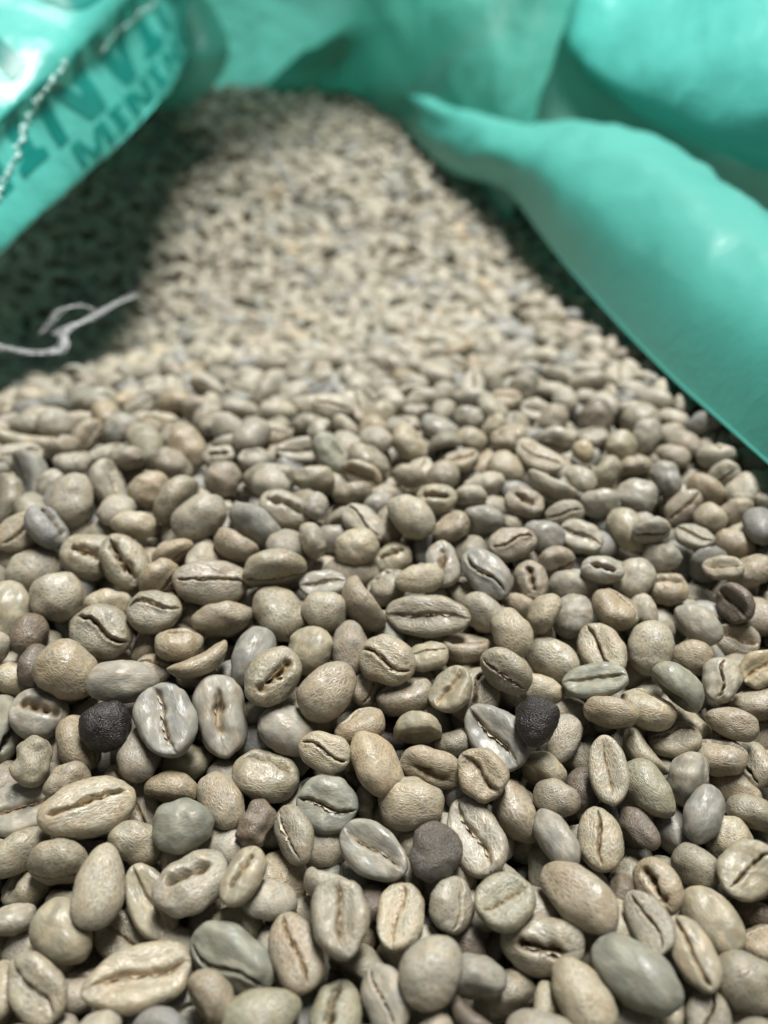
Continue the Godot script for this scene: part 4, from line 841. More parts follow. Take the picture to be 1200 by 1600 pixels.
func settle(at: Array[Transform3D], sizes: PackedVector3Array) -> void:
	var fixed_p := PackedVector3Array()
	var fixed_r := PackedFloat32Array()
	for h in heroes:
		for p in spheres_of(h[0], h[1]):
			fixed_p.append(p)
			fixed_r.append(h[1].y * 0.48)
	var cell := 5.4
	for turn in 14:
		var p := PackedVector3Array()
		var r := PackedFloat32Array()
		for i in at.size():
			for q in spheres_of(at[i], sizes[i]):
				p.append(q)
				r.append(sizes[i].y * 0.47)
		var first := p.size()
		p.append_array(fixed_p)
		r.append_array(fixed_r)
		var grid := {}
		for i in p.size():
			var k := Vector3i((p[i] / cell).floor())
			if grid.has(k): grid[k].append(i)
			else: grid[k] = PackedInt32Array([i])
		var move := PackedVector3Array()
		move.resize(at.size())
		for i in first:
			var pi := p[i]
			var ri := r[i]
			var own := i / 4
			var lo := Vector3i(((pi - Vector3.ONE * (ri + 2.4)) / cell).floor())
			var hi := Vector3i(((pi + Vector3.ONE * (ri + 2.4)) / cell).floor())
			var sum := Vector3.ZERO
			for cx in range(lo.x, hi.x + 1):
				for cy in range(lo.y, hi.y + 1):
					for cz in range(lo.z, hi.z + 1):
						var k := Vector3i(cx, cy, cz)
						if not grid.has(k): continue
						for j in grid[k]:
							if j < first and j / 4 == own: continue
							var d := pi - p[j]
							var l := d.length()
							var over := ri + r[j] - l
							if over > 0.0 and l > 0.0001:
								sum += d * (over / l * (1.0 if j >= first else 0.5))
			move[own] += sum
		for i in at.size():
			var m := move[i] * 0.35
			m = m.limit_length(0.9)
			if m.y > 0.0: m.y *= 0.25
			at[i].origin += m

# ------------------------------------------------------------------ film sheets
func catmull(a: Vector3, b: Vector3, c: Vector3, d: Vector3, t: float) -> Vector3:
	return 0.5 * ((2.0 * b) + (c - a) * t + (2.0 * a - 5.0 * b + 4.0 * c - d) * t * t + (3.0 * b - a - 3.0 * c + d) * t * t * t)

func along(row: Array, u: float) -> Vector3:
	var n := row.size()
	var x := clampf(u, 0.0, 1.0) * (n - 1)
	var i := mini(int(x), n - 2)
	return catmull(row[maxi(i - 1, 0)], row[i], row[i + 1], row[mini(i + 2, n - 1)], x - i)

func sheet_point(g: Array, u: float, v: float) -> Vector3:
	var n := g.size()
	var x := clampf(u, 0.0, 1.0) * (n - 1)
	var i := mini(int(x), n - 2)
	return catmull(along(g[maxi(i - 1, 0)], v), along(g[i], v), along(g[i + 1], v), along(g[mini(i + 2, n - 1)], v), x - i)

func sheet_normal(g: Array, u: float, v: float) -> Vector3:
	var d := 0.004
	return (sheet_point(g, u + d, v) - sheet_point(g, u - d, v)).cross(sheet_point(g, u, v + d) - sheet_point(g, u, v - d)).normalized()

func rumpled(g: Array, u: float, v: float, amount: float, seed_: float) -> Vector3:
	var p := sheet_point(g, u, v)
	var n := sheet_normal(g, u, v)
	var q := Vector3(p.x * 0.013, p.y * 0.006, p.z * 0.012) + Vector3(seed_, seed_ * 0.7, 0)
	var h := fold.get_noise_3d(q.x, q.y, q.z) * 4.5 + wrinkle.get_noise_3d(q.x * 1.5, q.y * 1.5, q.z * 1.5 + 5.0) * 2.4 + fold.get_noise_3d(q.x * 5.0, q.y * 5.0, q.z * 5.0) * 0.5
	return p + n * h * amount

func film(called: String, g: Array, mat: Material, parent: Node, amount: float, seed_: float, nu := 110, nv := 90, tight := 0.0) -> MeshInstance3D:
	var v := PackedVector3Array()
	var idx := PackedInt32Array()
	for i in nu + 1:
		for j in nv + 1:
			var loose := amount if tight == 0.0 else amount * smoothstep(tight * 0.8, tight * 1.2, float(j) / nv)
			v.append(rumpled(g, float(i) / nu, float(j) / nv, loose, seed_) * MM)
	for i in nu:
		for j in nv:
			var p := i * (nv + 1) + j
			idx.append_array(PackedInt32Array([p, p + nv + 1, p + 1, p + 1, p + nv + 1, p + nv + 2]))
	return put(called, mesh_of(v, idx), mat, parent)

func tube(points: Array, radius: float, rough: float, seed_: float, sides := 7, steps := 60) -> ArrayMesh:
	var v := PackedVector3Array()
	var idx := PackedInt32Array()
	for i in steps + 1:
		var u := float(i) / steps
		var p := along(points, u)
		var t := (along(points, u + 0.01) - along(points, u - 0.01)).normalized()
		var s := t.cross(Vector3.UP).normalized()
		var w := s.cross(t)
		var r := radius * (1.0 + rough * fold.get_noise_2d(u * 40.0 + seed_, seed_))
		if i == 0 or i == steps: r *= 0.25
		var wob := Vector3(fold.get_noise_2d(u * 9.0, seed_), fold.get_noise_2d(u * 9.0, seed_ + 20.0), fold.get_noise_2d(u * 9.0, seed_ + 40.0)) * radius * 2.0
		for k in sides:
			var a := TAU * k / sides
			v.append((p + wob + (s * cos(a) + w * sin(a)) * r) * MM)
	for i in steps:
		for k in sides:
			var p0 := i * sides + k
			var p1 := i * sides + (k + 1) % sides
			idx.append_array(PackedInt32Array([p0, p0 + sides, p1, p1, p0 + sides, p1 + sides]))
	return mesh_of(v, idx)

func letters(text: String, g: Array, u0: float, u1: float, v0: float, v1: float, parent: Node, called: String, amount: float, seed_: float) -> void:
	var font := SystemFont.new()
	font.font_names = PackedStringArray(["Droid Sans"])
	font.font_weight = 700
	var tm := TextMesh.new()
	tm.text = text
	tm.font = font
	tm.font_size = 64
	tm.pixel_size = 0.01
	tm.depth = 0.0
	tm.curve_step = 1.0
	var arr := tm.get_mesh_arrays()
	var src: PackedVector3Array = arr[Mesh.ARRAY_VERTEX]
	if src.is_empty(): return
	var lo := src[0]
	var hi := src[0]
	for p in src:
		lo = lo.min(p)
		hi = hi.max(p)
	var idx0 = arr[Mesh.ARRAY_INDEX]
	var tri := PackedInt32Array(range(src.size())) if idx0 == null else PackedInt32Array(idx0)
	var flat: Array[Vector2] = []
	for p in src: flat.append(Vector2((p.x - lo.x) / (hi.x - lo.x), (p.y - lo.y) / (hi.y - lo.y)))
	var v := PackedVector3Array()
	var idx := PackedInt32Array()
	var cam_at := Vector3(0, 150, 0)
	# split each triangle so that the print bends with the film
	for t in range(0, tri.size(), 3):
		var n := 9
		var A := flat[tri[t]]
		var B := flat[tri[t + 1]]
		var C := flat[tri[t + 2]]
		var first := v.size()
		for i in n + 1:
			for j in n + 1 - i:
				var q := A + (B - A) * (float(i) / n) + (C - A) * (float(j) / n)
				var uu := lerpf(u0, u1, q.x)
				var vv := lerpf(v0, v1, q.y)
				var p := rumpled(g, uu, vv, amount, seed_)
				var nn := sheet_normal(g, uu, vv)
				if nn.dot(cam_at - p) < 0.0: nn = -nn
				v.append((p + nn * 0.3) * MM)
		var at_ := func(i: int, j: int) -> int: return first + i * (n + 1) - i * (i - 1) / 2 + j
		for i in n:
			for j in n - i:
				idx.append_array(PackedInt32Array([at_.call(i, j), at_.call(i + 1, j), at_.call(i, j + 1)]))
				if j < n - i - 1: idx.append_array(PackedInt32Array([at_.call(i + 1, j), at_.call(i + 1, j + 1), at_.call(i, j + 1)]))
	put(called, mesh_of(v, idx), M.ink, parent)

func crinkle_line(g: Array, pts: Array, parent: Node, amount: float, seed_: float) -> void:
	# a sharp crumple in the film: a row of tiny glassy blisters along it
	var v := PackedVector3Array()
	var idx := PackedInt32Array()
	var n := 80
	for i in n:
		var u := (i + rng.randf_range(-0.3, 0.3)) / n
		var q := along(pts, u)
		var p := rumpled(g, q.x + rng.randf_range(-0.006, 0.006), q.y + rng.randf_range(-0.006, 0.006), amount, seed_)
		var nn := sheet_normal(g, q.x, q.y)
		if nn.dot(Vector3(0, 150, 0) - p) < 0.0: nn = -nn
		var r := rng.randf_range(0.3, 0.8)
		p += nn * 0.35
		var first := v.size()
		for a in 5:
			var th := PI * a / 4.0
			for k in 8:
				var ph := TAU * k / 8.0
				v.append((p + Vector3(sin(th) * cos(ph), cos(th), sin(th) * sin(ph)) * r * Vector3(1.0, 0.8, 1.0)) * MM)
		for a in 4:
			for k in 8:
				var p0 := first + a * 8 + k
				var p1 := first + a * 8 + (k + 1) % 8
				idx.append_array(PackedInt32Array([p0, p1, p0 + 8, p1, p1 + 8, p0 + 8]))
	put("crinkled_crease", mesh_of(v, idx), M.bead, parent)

func sack() -> void:
	var bag := Node3D.new()
	bag.name = "plastic_sack"
	add_child(bag)
	tag(bag, "open sack of thin glossy green plastic film, its rim folded down around the beans", "sack")
	var left_flap := [
		[Vector3(-171.53, 97.78, -279.85), Vector3(-136.15, 95.37, -234.72), Vector3(-111.07, 95.74, -200.75), Vector3(-102.87, 95.5, -189.99), Vector3(-109.28, 106.16, -188.39), Vector3(-123.17, 115, -192.74), Vector3(-225.96, 143.49, -249.46)],
		[Vector3(-158.83, 112.15, -300.62), Vector3(-126.2, 104.23, -252.04), Vector3(-103.14, 100.91, -215.78), Vector3(-95.54, 99.38, -204.21), Vector3(-101.81, 113.07, -203.33), Vector3(-111.94, 126.29, -209.23), Vector3(-214.97, 161.42, -272.45)],
		[Vector3(-146.56, 128.72, -334.56), Vector3(-117.09, 115.71, -282.8), Vector3(-96.27, 108.74, -244.25), Vector3(-89.33, 105.91, -231.87), Vector3(-95.76, 121.96, -231.28), Vector3(-106.32, 136.96, -237.12), Vector3(-202.55, 178.38, -300.74)],
		[Vector3(-140.02, 141.56, -380.32), Vector3(-111.29, 125.95, -326.93), Vector3(-91.14, 116.76, -286.99), Vector3(-84.27, 113.11, -274.1), Vector3(-89.8, 130.59, -263.8), Vector3(-99.32, 148.04, -265.27), Vector3(-188.81, 193.93, -328.14)],
		[Vector3(-141.23, 159.16, -473.86), Vector3(-114.65, 138.62, -417.39), Vector3(-95.82, 125.45, -374.97), Vector3(-89.22, 120.25, -361.11), Vector3(-92.36, 140.83, -336.23), Vector3(-96.37, 161.53, -316.15), Vector3(-178.34, 209.58, -367.4)],
		[Vector3(-144.15, 177.07, -559.34), Vector3(-119.22, 154.33, -501.5), Vector3(-101.39, 139.14, -457.81), Vector3(-95.02, 133.15, -443.45), Vector3(-97.24, 153.53, -409.02), Vector3(-99.56, 175.78, -375.76), Vector3(-170.54, 227.67, -419.97)],
		[Vector3(-145.7, 206.43, -624.85), Vector3(-121.65, 179.75, -564.55), Vector3(-104.35, 161.48, -518.93), Vector3(-98.13, 154.35, -503.87), Vector3(-99.84, 174.42, -463.35), Vector3(-102.87, 197.1, -430.35), Vector3(-164.81, 251.37, -470.16)],
		[Vector3(-144.2, 233.62, -665.42), Vector3(-121.13, 207.12, -605.24), Vector3(-104.5, 188.67, -559.51), Vector3(-98.5, 181.6, -544.48), Vector3(-100.32, 197.31, -501.23), Vector3(-106.05, 221.24, -480.81), Vector3(-167.2, 275.38, -520.53)],
	]
	var back_wall := [
		[Vector3(-189.17, 47.26, -483.39), Vector3(-189.17, 71.26, -477.39), Vector3(-178.7, 98.8, -458.12), Vector3(-165.78, 126.87, -440.24), Vector3(-156.5, 153.73, -431.55), Vector3(-146.18, 183.32, -421.74), Vector3(-134.14, 207.97, -404.13)],
		[Vector3(-149.68, 64.52, -529.54), Vector3(-149.68, 88.52, -523.54), Vector3(-141.76, 113.43, -500.47), Vector3(-131.87, 138.11, -477.21), Vector3(-122.98, 161.63, -457.01), Vector3(-115.34, 187.24, -442.47), Vector3(-104.46, 207.29, -413.14)],
		[Vector3(-117.04, 75.39, -559.92), Vector3(-117.04, 99.39, -553.92), Vector3(-110.46, 122.99, -526.25), Vector3(-102.05, 145.76, -496.14), Vector3(-97.23, 167.62, -483.15), Vector3(-88.87, 190.48, -453.34), Vector3(-81.45, 209.08, -426.05)],
		[Vector3(-87.93, 81.75, -578.05), Vector3(-87.93, 105.75, -572.05), Vector3(-83.26, 128.34, -547), Vector3(-77.4, 150.17, -521.18), Vector3(-71.66, 171.04, -495.55), Vector3(-67.13, 194.16, -479.52), Vector3(-60.43, 211.77, -445.41)],
		[Vector3(-68.35, 84.94, -583.57), Vector3(-68.35, 108.94, -577.57), Vector3(-63.68, 131.09, -550.94), Vector3(-57.73, 152.26, -522.73), Vector3(-54.1, 173.27, -515.34), Vector3(-48.1, 195.57, -488.06), Vector3(-43.23, 214.81, -467.36)],
		[Vector3(-31.34, 76.87, -563.2), Vector3(-31.34, 100.87, -557.2), Vector3(-29.09, 123.8, -538.74), Vector3(-26.24, 146.59, -523.08), Vector3(-23.5, 169.26, -509.18), Vector3(-21.06, 195.73, -508.5), Vector3(-18.15, 218.03, -490.6)],
		[Vector3(0, 67.28, -528.91), Vector3(0, 91.28, -522.91), Vector3(1.72, 115.1, -508.16), Vector3(4.09, 139.24, -498.08), Vector3(6.71, 163.98, -505.29), Vector3(9.73, 193.22, -507.22), Vector3(12.58, 220.72, -509.97)],
		[Vector3(27.39, 54.72, -476.26), Vector3(27.39, 78.72, -470.26), Vector3(29.05, 103.1, -464.01), Vector3(31.79, 128.59, -467.02), Vector3(35, 155.44, -474.6), Vector3(40.31, 189.01, -501.94), Vector3(44.36, 221.26, -513.84)],
		[Vector3(46.82, 47.26, -426.78), Vector3(46.82, 71.26, -420.78), Vector3(49.66, 95.8, -416.81), Vector3(54.49, 121.51, -423.21), Vector3(62.28, 148.75, -449.2), Vector3(71.45, 183.92, -476.36), Vector3(81.15, 220.18, -506.09)],
		[Vector3(55.73, 45.6, -376.22), Vector3(55.73, 69.6, -370.22), Vector3(60.14, 92.94, -370.69), Vector3(67.73, 117.38, -384.08), Vector3(78.69, 144.08, -412.55), Vector3(93.89, 179.9, -453.21), Vector3(108.92, 218.03, -490.6)],
	]
	var right_roll := [
		[Vector3(44.82, 94.05, -663.79), Vector3(22.71, 92.99, -575.79), Vector3(10.82, 92.8, -516.71), Vector3(9.21, 92.22, -509.8), Vector3(8.04, 97.05, -508.17), Vector3(4.4, 106.16, -516.19), Vector3(0.74, 114.43, -528.32), Vector3(6.74, 108.43, -550.32), Vector3(10.74, 74.43, -562.32)],
		[Vector3(67.79, 80.24, -554.07), Vector3(45.2, 82.08, -480.51), Vector3(32.54, 83.76, -431.13), Vector3(30.9, 83.47, -425.35), Vector3(29.19, 91.31, -423.28), Vector3(27.74, 100.58, -436.04), Vector3(25.85, 109.22, -453.05), Vector3(31.85, 103.22, -475.05), Vector3(35.85, 69.22, -487.05)],
		[Vector3(85.4, 80.71, -494.89), Vector3(62, 83.17, -429.16), Vector3(48.55, 85.23, -385.03), Vector3(46.84, 85.04, -379.87), Vector3(44.72, 95.02, -374.49), Vector3(44.92, 102.66, -386.23), Vector3(46.59, 107.78, -410.34), Vector3(52.59, 101.78, -432.34), Vector3(56.59, 67.78, -444.34)],
		[Vector3(90.12, 81.6, -455.31), Vector3(67.09, 84.41, -394.81), Vector3(53.71, 86.68, -354.2), Vector3(52.02, 86.54, -349.44), Vector3(53.54, 98.64, -341.91), Vector3(58.13, 105.32, -353.05), Vector3(64.23, 109.07, -380.95), Vector3(70.23, 103.07, -402.95), Vector3(74.23, 69.07, -414.95)],
		[Vector3(92.83, 73.63, -356.66), Vector3(71.67, 78.51, -309.17), Vector3(59.15, 82.11, -277.29), Vector3(57.59, 82.19, -273.55), Vector3(60.91, 99.61, -277.47), Vector3(69, 108.77, -301.78), Vector3(80.26, 112.68, -339.07), Vector3(86.26, 106.68, -361.07), Vector3(90.26, 72.68, -373.07)],
		[Vector3(95.82, 68.77, -279.29), Vector3(76.05, 75.12, -242), Vector3(64.13, 79.65, -216.98), Vector3(62.68, 79.89, -214.04), Vector3(68.39, 98.55, -221.06), Vector3(79.58, 110, -249.12), Vector3(93.59, 111.42, -289.5), Vector3(99.59, 105.42, -311.5), Vector3(103.59, 71.42, -323.5)],
		[Vector3(97.09, 67.69, -225.09), Vector3(78.42, 74.79, -194.97), Vector3(67.02, 79.79, -174.76), Vector3(65.64, 80.13, -172.38), Vector3(71.76, 97.08, -179.48), Vector3(84.38, 105.47, -207.96), Vector3(98.46, 106.86, -247.16), Vector3(104.46, 100.86, -269.16), Vector3(108.46, 66.86, -281.16)],
		[Vector3(98.17, 68.15, -191.19), Vector3(80.18, 75.59, -165.55), Vector3(69.08, 80.79, -148.35), Vector3(67.75, 81.18, -146.32), Vector3(74.03, 96.81, -152.6), Vector3(85.15, 103.85, -177.91), Vector3(99.01, 103.4, -212.47), Vector3(105.01, 97.4, -234.47), Vector3(109.01, 63.4, -246.47)],
		[Vector3(99.54, 67.87, -168.72), Vector3(81.9, 75.6, -146.04), Vector3(70.95, 80.99, -130.84), Vector3(69.64, 81.41, -129.04), Vector3(75.14, 96.76, -132.82), Vector3(86.58, 101.6, -155.6), Vector3(102.03, 100.38, -187.36), Vector3(108.03, 94.38, -209.36), Vector3(112.03, 60.38, -221.36)],
		[Vector3(101.79, 67.57, -141.76), Vector3(84.5, 75.65, -122.65), Vector3(73.67, 81.24, -109.84), Vector3(72.38, 81.71, -108.32), Vector3(78.06, 95.54, -112.32), Vector3(89.72, 98.18, -133.71), Vector3(103.5, 96.47, -159.36), Vector3(109.5, 90.47, -181.36), Vector3(113.5, 56.47, -193.36)],
		[Vector3(117.57, 56.55, -122.98), Vector3(98.59, 66.14, -106.3), Vector3(86.56, 72.75, -95.13), Vector3(85.15, 73.34, -93.8), Vector3(89.76, 87.62, -98.08), Vector3(104.04, 89.86, -118.06), Vector3(118.01, 87.85, -137.71), Vector3(124.01, 81.85, -159.71), Vector3(128.01, 47.85, -171.71)],
		[Vector3(145.73, 36.81, -110.65), Vector3(123.23, 48.87, -95.51), Vector3(108.83, 57.14, -85.38), Vector3(107.16, 57.92, -84.16), Vector3(111.05, 73.5, -89.25), Vector3(127.33, 75.83, -106.97), Vector3(144.69, 72.7, -125.92), Vector3(150.69, 66.7, -147.92), Vector3(154.69, 32.7, -159.92)],
	]
	var side_film := [
		[Vector3(40.1, 54.75, -470.73), Vector3(30.1, 94.75, -460.73), Vector3(31.82, 104.87, -475.9), Vector3(33.44, 115.55, -489.06), Vector3(34.24, 125.37, -491.66)],
		[Vector3(67.32, 50.63, -444.57), Vector3(57.32, 90.63, -434.57), Vector3(60.08, 105.96, -457.42), Vector3(61.71, 122.76, -471.75), Vector3(62.78, 137.44, -481.51)],
		[Vector3(98.85, 51.02, -411.8), Vector3(88.85, 91.02, -401.8), Vector3(92.8, 108.16, -426.72), Vector3(96.33, 126.63, -450.11), Vector3(97.49, 143.38, -461.64)],
		[Vector3(123.69, 46.91, -371.5), Vector3(113.69, 86.91, -361.5), Vector3(120.6, 103.45, -389.23), Vector3(124.91, 122.21, -408.91), Vector3(127.87, 138.95, -423.5)],
		[Vector3(139.17, 41.57, -335.14), Vector3(129.17, 81.57, -325.14), Vector3(136.87, 97.31, -349.19), Vector3(143.91, 114.62, -371.86), Vector3(146.7, 130.81, -383.03)],
		[Vector3(150.68, 35.95, -299.79), Vector3(140.68, 75.95, -289.79), Vector3(150.42, 90.17, -314.01), Vector3(156.32, 107.07, -330.47), Vector3(160.27, 122.23, -342.3)],
		[Vector3(162.28, 27.77, -267.56), Vector3(152.28, 67.77, -257.56), Vector3(162.34, 82.12, -280.74), Vector3(171.46, 98.43, -302.78), Vector3(174.72, 114.43, -313.84)],
	]
	var upper_flap := [
		[Vector3(89.65, 163.86, -532.27), Vector3(82.65, 171.36, -513.27), Vector3(77.65, 173.86, -504.27), Vector3(86.84, 183.3, -500.73), Vector3(100.85, 196.37, -507.72), Vector3(124.29, 217.25, -529.02), Vector3(162.92, 251.14, -569.07)],
		[Vector3(94.17, 142.75, -501.39), Vector3(87.17, 150.25, -482.39), Vector3(82.17, 152.75, -473.39), Vector3(91.99, 162.57, -471.27), Vector3(106.3, 175.56, -476.32), Vector3(131.52, 196.17, -499.34), Vector3(172.06, 229.1, -537.61)],
		[Vector3(101.74, 122.46, -455.69), Vector3(94.74, 129.96, -436.69), Vector3(89.74, 132.46, -427.69), Vector3(97.98, 143.18, -423.78), Vector3(112.03, 156.91, -433.07), Vector3(134.85, 177.95, -452.58), Vector3(174.25, 212.07, -493.95)],
		[Vector3(109.53, 113.33, -424.05), Vector3(102.53, 120.83, -405.05), Vector3(97.53, 123.33, -396.05), Vector3(104.59, 134.98, -395.08), Vector3(115.73, 149.81, -401.27), Vector3(136.99, 172.42, -425.55), Vector3(171.57, 208.78, -465.95)],
		[Vector3(121.53, 106.36, -391.39), Vector3(114.53, 113.86, -372.39), Vector3(109.53, 116.36, -363.39), Vector3(113.9, 128.88, -360.01), Vector3(124.53, 144.24, -371.26), Vector3(141.74, 167.67, -391.33), Vector3(173.79, 205.82, -435.8)],
		[Vector3(133.02, 102.06, -362.76), Vector3(126.02, 109.56, -343.76), Vector3(121.02, 112.06, -334.76), Vector3(125.04, 124.97, -334.57), Vector3(132.95, 141.09, -341.58), Vector3(150.73, 165.38, -366.9), Vector3(180.06, 204.79, -409.21)],
		[Vector3(146.71, 98.33, -334.49), Vector3(139.71, 105.83, -315.49), Vector3(134.71, 108.33, -306.49), Vector3(136.28, 121.83, -304.31), Vector3(144.42, 138.02, -315.14), Vector3(159.27, 162.65, -336.9), Vector3(188.06, 203, -382.15)],
		[Vector3(160.11, 95.8, -309.33), Vector3(153.11, 103.3, -290.33), Vector3(148.11, 105.8, -281.33), Vector3(148.44, 119.5, -280.45), Vector3(154.3, 136.02, -289.6), Vector3(168.5, 160.91, -313.41), Vector3(194.69, 201.84, -357.84)],
	]
	var side_fold := [
		[Vector3(-109.05, 104.49, -505.02), Vector3(-110.96, 105.28, -495.25), Vector3(-111.05, 105.49, -491.02), Vector3(-118.66, 105.13, -481.37), Vector3(-130.27, 103.75, -482.86), Vector3(-151.63, 101.27, -495.46)],
		[Vector3(-99.51, 110.31, -490.97), Vector3(-101.39, 111.13, -481.22), Vector3(-101.51, 111.31, -476.97), Vector3(-108.9, 110.91, -467.29), Vector3(-120.1, 109.59, -468.83), Vector3(-140.69, 107.27, -481.52)],
		[Vector3(-88.54, 117.61, -480.21), Vector3(-90.37, 118.46, -470.47), Vector3(-90.54, 118.61, -466.21), Vector3(-97.78, 118.13, -456.47), Vector3(-108.61, 116.88, -458.05), Vector3(-128.46, 114.77, -470.88)],
		[Vector3(-82.48, 125.25, -476.73), Vector3(-84.3, 126.14, -467.01), Vector3(-84.48, 126.25, -462.73), Vector3(-91.66, 125.65, -452.92), Vector3(-102.29, 124.45, -454.53), Vector3(-121.73, 122.57, -467.5)],
		[Vector3(-79.94, 133.57, -478.39), Vector3(-81.74, 134.5, -468.7), Vector3(-81.94, 134.57, -464.39), Vector3(-89.09, 133.82, -454.48), Vector3(-99.63, 132.66, -456.12), Vector3(-118.89, 131.04, -469.26)],
		[Vector3(-84.42, 143.3, -488.01), Vector3(-86.24, 144.27, -478.35), Vector3(-86.42, 144.3, -474.01), Vector3(-93.56, 143.34, -463.97), Vector3(-104.2, 142.23, -465.64), Vector3(-123.69, 140.89, -478.95)],
		[Vector3(-92.47, 154.61, -503.33), Vector3(-94.33, 155.64, -493.7), Vector3(-94.47, 155.61, -489.33), Vector3(-101.64, 154.41, -479.14), Vector3(-112.49, 153.33, -480.83), Vector3(-132.46, 152.3, -494.34)],
		[Vector3(-98.32, 170.32, -522.57), Vector3(-100.2, 171.42, -513), Vector3(-100.32, 171.32, -508.57), Vector3(-107.59, 169.8, -498.19), Vector3(-118.66, 168.77, -499.91), Vector3(-139.06, 168.17, -513.68)],
	]
	var inner_fold := [
		[Vector3(-75.84, 103.09, -565), Vector3(-76.26, 104.6, -555.32), Vector3(-76.39, 105.21, -552.17), Vector3(-61.12, 100.86, -545.91), Vector3(-41.46, 94.8, -550.38), Vector3(-10.07, 87.53, -557.63)],
		[Vector3(-60.32, 116.83, -559.43), Vector3(-60.95, 118.09, -549.61), Vector3(-61.15, 118.62, -546.39), Vector3(-46.33, 114.3, -540.16), Vector3(-26.97, 108.55, -544.82), Vector3(3.93, 101.69, -552.33)],
		[Vector3(-42.62, 130.69, -551.58), Vector3(-43.5, 131.69, -541.59), Vector3(-43.78, 132.12, -538.32), Vector3(-29.49, 127.86, -532.12), Vector3(-10.48, 122.44, -536.99), Vector3(19.87, 116.02, -544.77)],
		[Vector3(-24.28, 144.44, -541.3), Vector3(-25.43, 145.16, -531.14), Vector3(-25.8, 145.49, -527.81), Vector3(-12.1, 141.3, -521.65), Vector3(6.51, 136.26, -526.76), Vector3(36.2, 130.31, -534.84)],
		[Vector3(-4.97, 159.69, -531.97), Vector3(-6.44, 160.08, -521.6), Vector3(-6.91, 160.3, -518.2), Vector3(6.18, 156.16, -512.07), Vector3(24.41, 151.53, -517.43), Vector3(53.5, 146.12, -525.85)],
		[Vector3(15.75, 176.76, -523.77), Vector3(13.91, 176.77, -513.16), Vector3(13.31, 176.86, -509.68), Vector3(25.77, 172.74, -503.57), Vector3(43.68, 168.57, -509.22), Vector3(72.23, 163.76, -518)],
	]
	var flap := film("printed_flap", left_flap, M.film_bright, bag, 0.55, 1.0, 240, 180)
	tag(flap, "printed flap of green film with dark green letters")
	letters("HINVIN", left_flap, 0.13, 0.80, 0.60, 0.76, flap, "large_letters", 0.55, 1.0)
	letters("MINING 2", left_flap, 0.36, 0.86, 0.53, 0.59, flap, "small_letters", 0.55, 1.0)
	letters("PO", left_flap, 0.32, 0.62, 0.80, 0.93, flap, "upper_letters", 0.55, 1.0)
	crinkle_line(left_flap, [Vector3(0.16, 0.60, 0), Vector3(0.22, 0.62, 0), Vector3(0.29, 0.66, 0), Vector3(0.36, 0.73, 0), Vector3(0.42, 0.76, 0)], flap, 0.55, 1.0)
	crinkle_line(left_flap, [Vector3(0.50, 0.70, 0), Vector3(0.55, 0.71, 0), Vector3(0.62, 0.69, 0), Vector3(0.70, 0.68, 0)], flap, 0.55, 1.0)
	film("back_panel", back_wall, M.film, bag, 0.9, 9.0, 160, 130)
	tag(film("folded_rim", right_roll, M.film_rolled, bag, 0.6, 17.0, 180, 130, 0.5), "plump folded rim of bright green film")
	film("side_panel", side_film, M.film_thin, bag, 0.5, 25.0)
	film("upper_flap", upper_flap, M.film_bright, bag, 0.5, 33.0, 150, 120)
	film("inner_fold", inner_fold, M.film_thin, bag, 0.25, 51.0, 60, 50)
	film("corner_fold", side_fold, M.film, bag, 0.3, 41.0, 60, 50)
	# the part of the sack that holds the heap: sides and bottom below the beans
	var ring: Array[Vector2] = [Vector2(-100, 40), Vector2(100, 40), Vector2(125, -60), Vector2(165, -200), Vector2(140, -300), Vector2(88, -406), Vector2(55, -470), Vector2(0, -590), Vector2(-270, -560), Vector2(-255, -400), Vector2(-165, -200), Vector2(-125, -60)]
	var v := PackedVector3Array()
	var idx := PackedInt32Array()
	var n := ring.size()
	for level in 3:
		for p in ring:
			var q := p if level < 2 else p * 0.9 + Vector2(0, -25)
			v.append(Vector3(q.x, [maxf(10.0, heap_height(p.x, p.y) - 6.0), 8.0, 3.0][level], q.y) * MM)
	v.append(Vector3(0, 3, -270) * MM)
	for level in 2:
		for k in n:
			var p0 := level * n + k
			var p1 := level * n + (k + 1) % n
			idx.append_array(PackedInt32Array([p0, p0 + n, p1, p1, p0 + n, p1 + n]))
	for k in n: idx.append_array(PackedInt32Array([2 * n + k, 3 * n, 2 * n + (k + 1) % n]))
	put("sack_body", mesh_of(v, idx), M.film, bag)

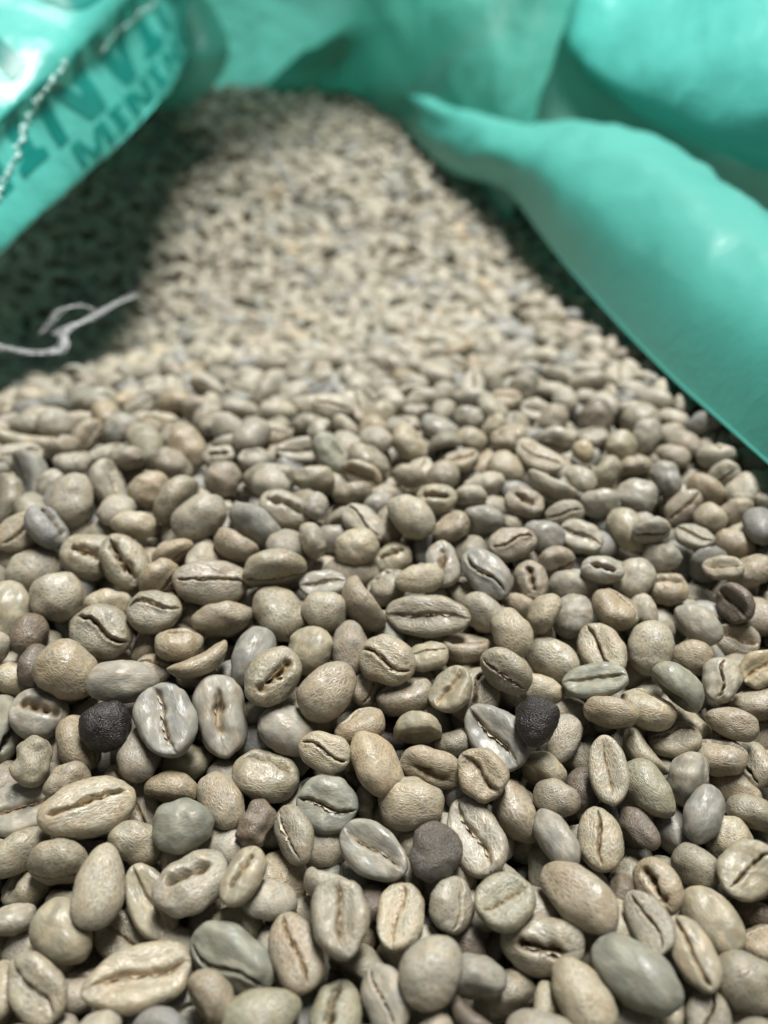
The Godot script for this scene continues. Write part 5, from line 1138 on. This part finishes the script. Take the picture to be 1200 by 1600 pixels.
func thread() -> void:
	var t := Node3D.new()
	t.name = "white_thread"
	add_child(t)
	tag(t, "frayed white plastic thread curling across the beans below the printed flap", "thread")
	var main_strand := [Vector3(-93.54, 86.92, -170.48), Vector3(-86.94, 84.77, -173.85), Vector3(-81.31, 83.31, -175.29), Vector3(-76.27, 82.71, -177.28), Vector3(-75.14, 83.38, -180.06), Vector3(-75.79, 84.98, -183.41), Vector3(-74.6, 85.33, -185.99), Vector3(-71.3, 85.93, -194.62), Vector3(-68.73, 85.56, -205), Vector3(-66.38, 84.98, -214.07)]
	var loop_strand := [Vector3(-81.63, 84.29, -185.35), Vector3(-79.6, 86.82, -188.1), Vector3(-78.56, 88.27, -191.37), Vector3(-76.05, 87.68, -195.71), Vector3(-73.66, 86.46, -198.49), Vector3(-72.41, 84.92, -198.7)]
	var frayed_strand := [Vector3(-77.01, 82.58, -177.2), Vector3(-74.84, 81.98, -179.18), Vector3(-74.97, 82.57, -183.09), Vector3(-76.22, 83.43, -185.98)]
	var second_strand := [Vector3(-93.01, 87.75, -169.82), Vector3(-86.46, 85.74, -173.28), Vector3(-80.14, 84.04, -174.57), Vector3(-75.93, 82.98, -178.62), Vector3(-76.09, 84.21, -182.93), Vector3(-78.77, 84.13, -187.6), Vector3(-76.39, 84.85, -189.23), Vector3(-72.52, 85.18, -192.97)]
	put("strand", tube(main_strand, 0.11, 0.5, 3.0), M.white, t)
	put("strand", tube(second_strand, 0.09, 0.5, 13.0), M.white, t)
	for k in 11:
		var fibre := []
		for p in (main_strand if k < 6 else second_strand if k < 9 else loop_strand): fibre.append(p + Vector3(rng.randf_range(-1.1, 1.1), rng.randf_range(-0.5, 0.8), rng.randf_range(-1.1, 1.1)))
		put("strand", tube(fibre, 0.065, 0.5, 50.0 + k * 9.0), M.white, t)
	put("strand", tube(loop_strand, 0.12, 0.5, 23.0), M.white, t)
	put("strand", tube(frayed_strand, 0.12, 0.5, 33.0), M.white, t)

func table() -> void:
	var b := BoxMesh.new()
	b.size = Vector3(1.6, 0.03, 1.4)
	var o := put("table_top", b, M.table, self)
	o.position = Vector3(0, -0.015, -0.35)
	tag(o, "plain surface that the sack of beans rests on", "table", "", "structure")
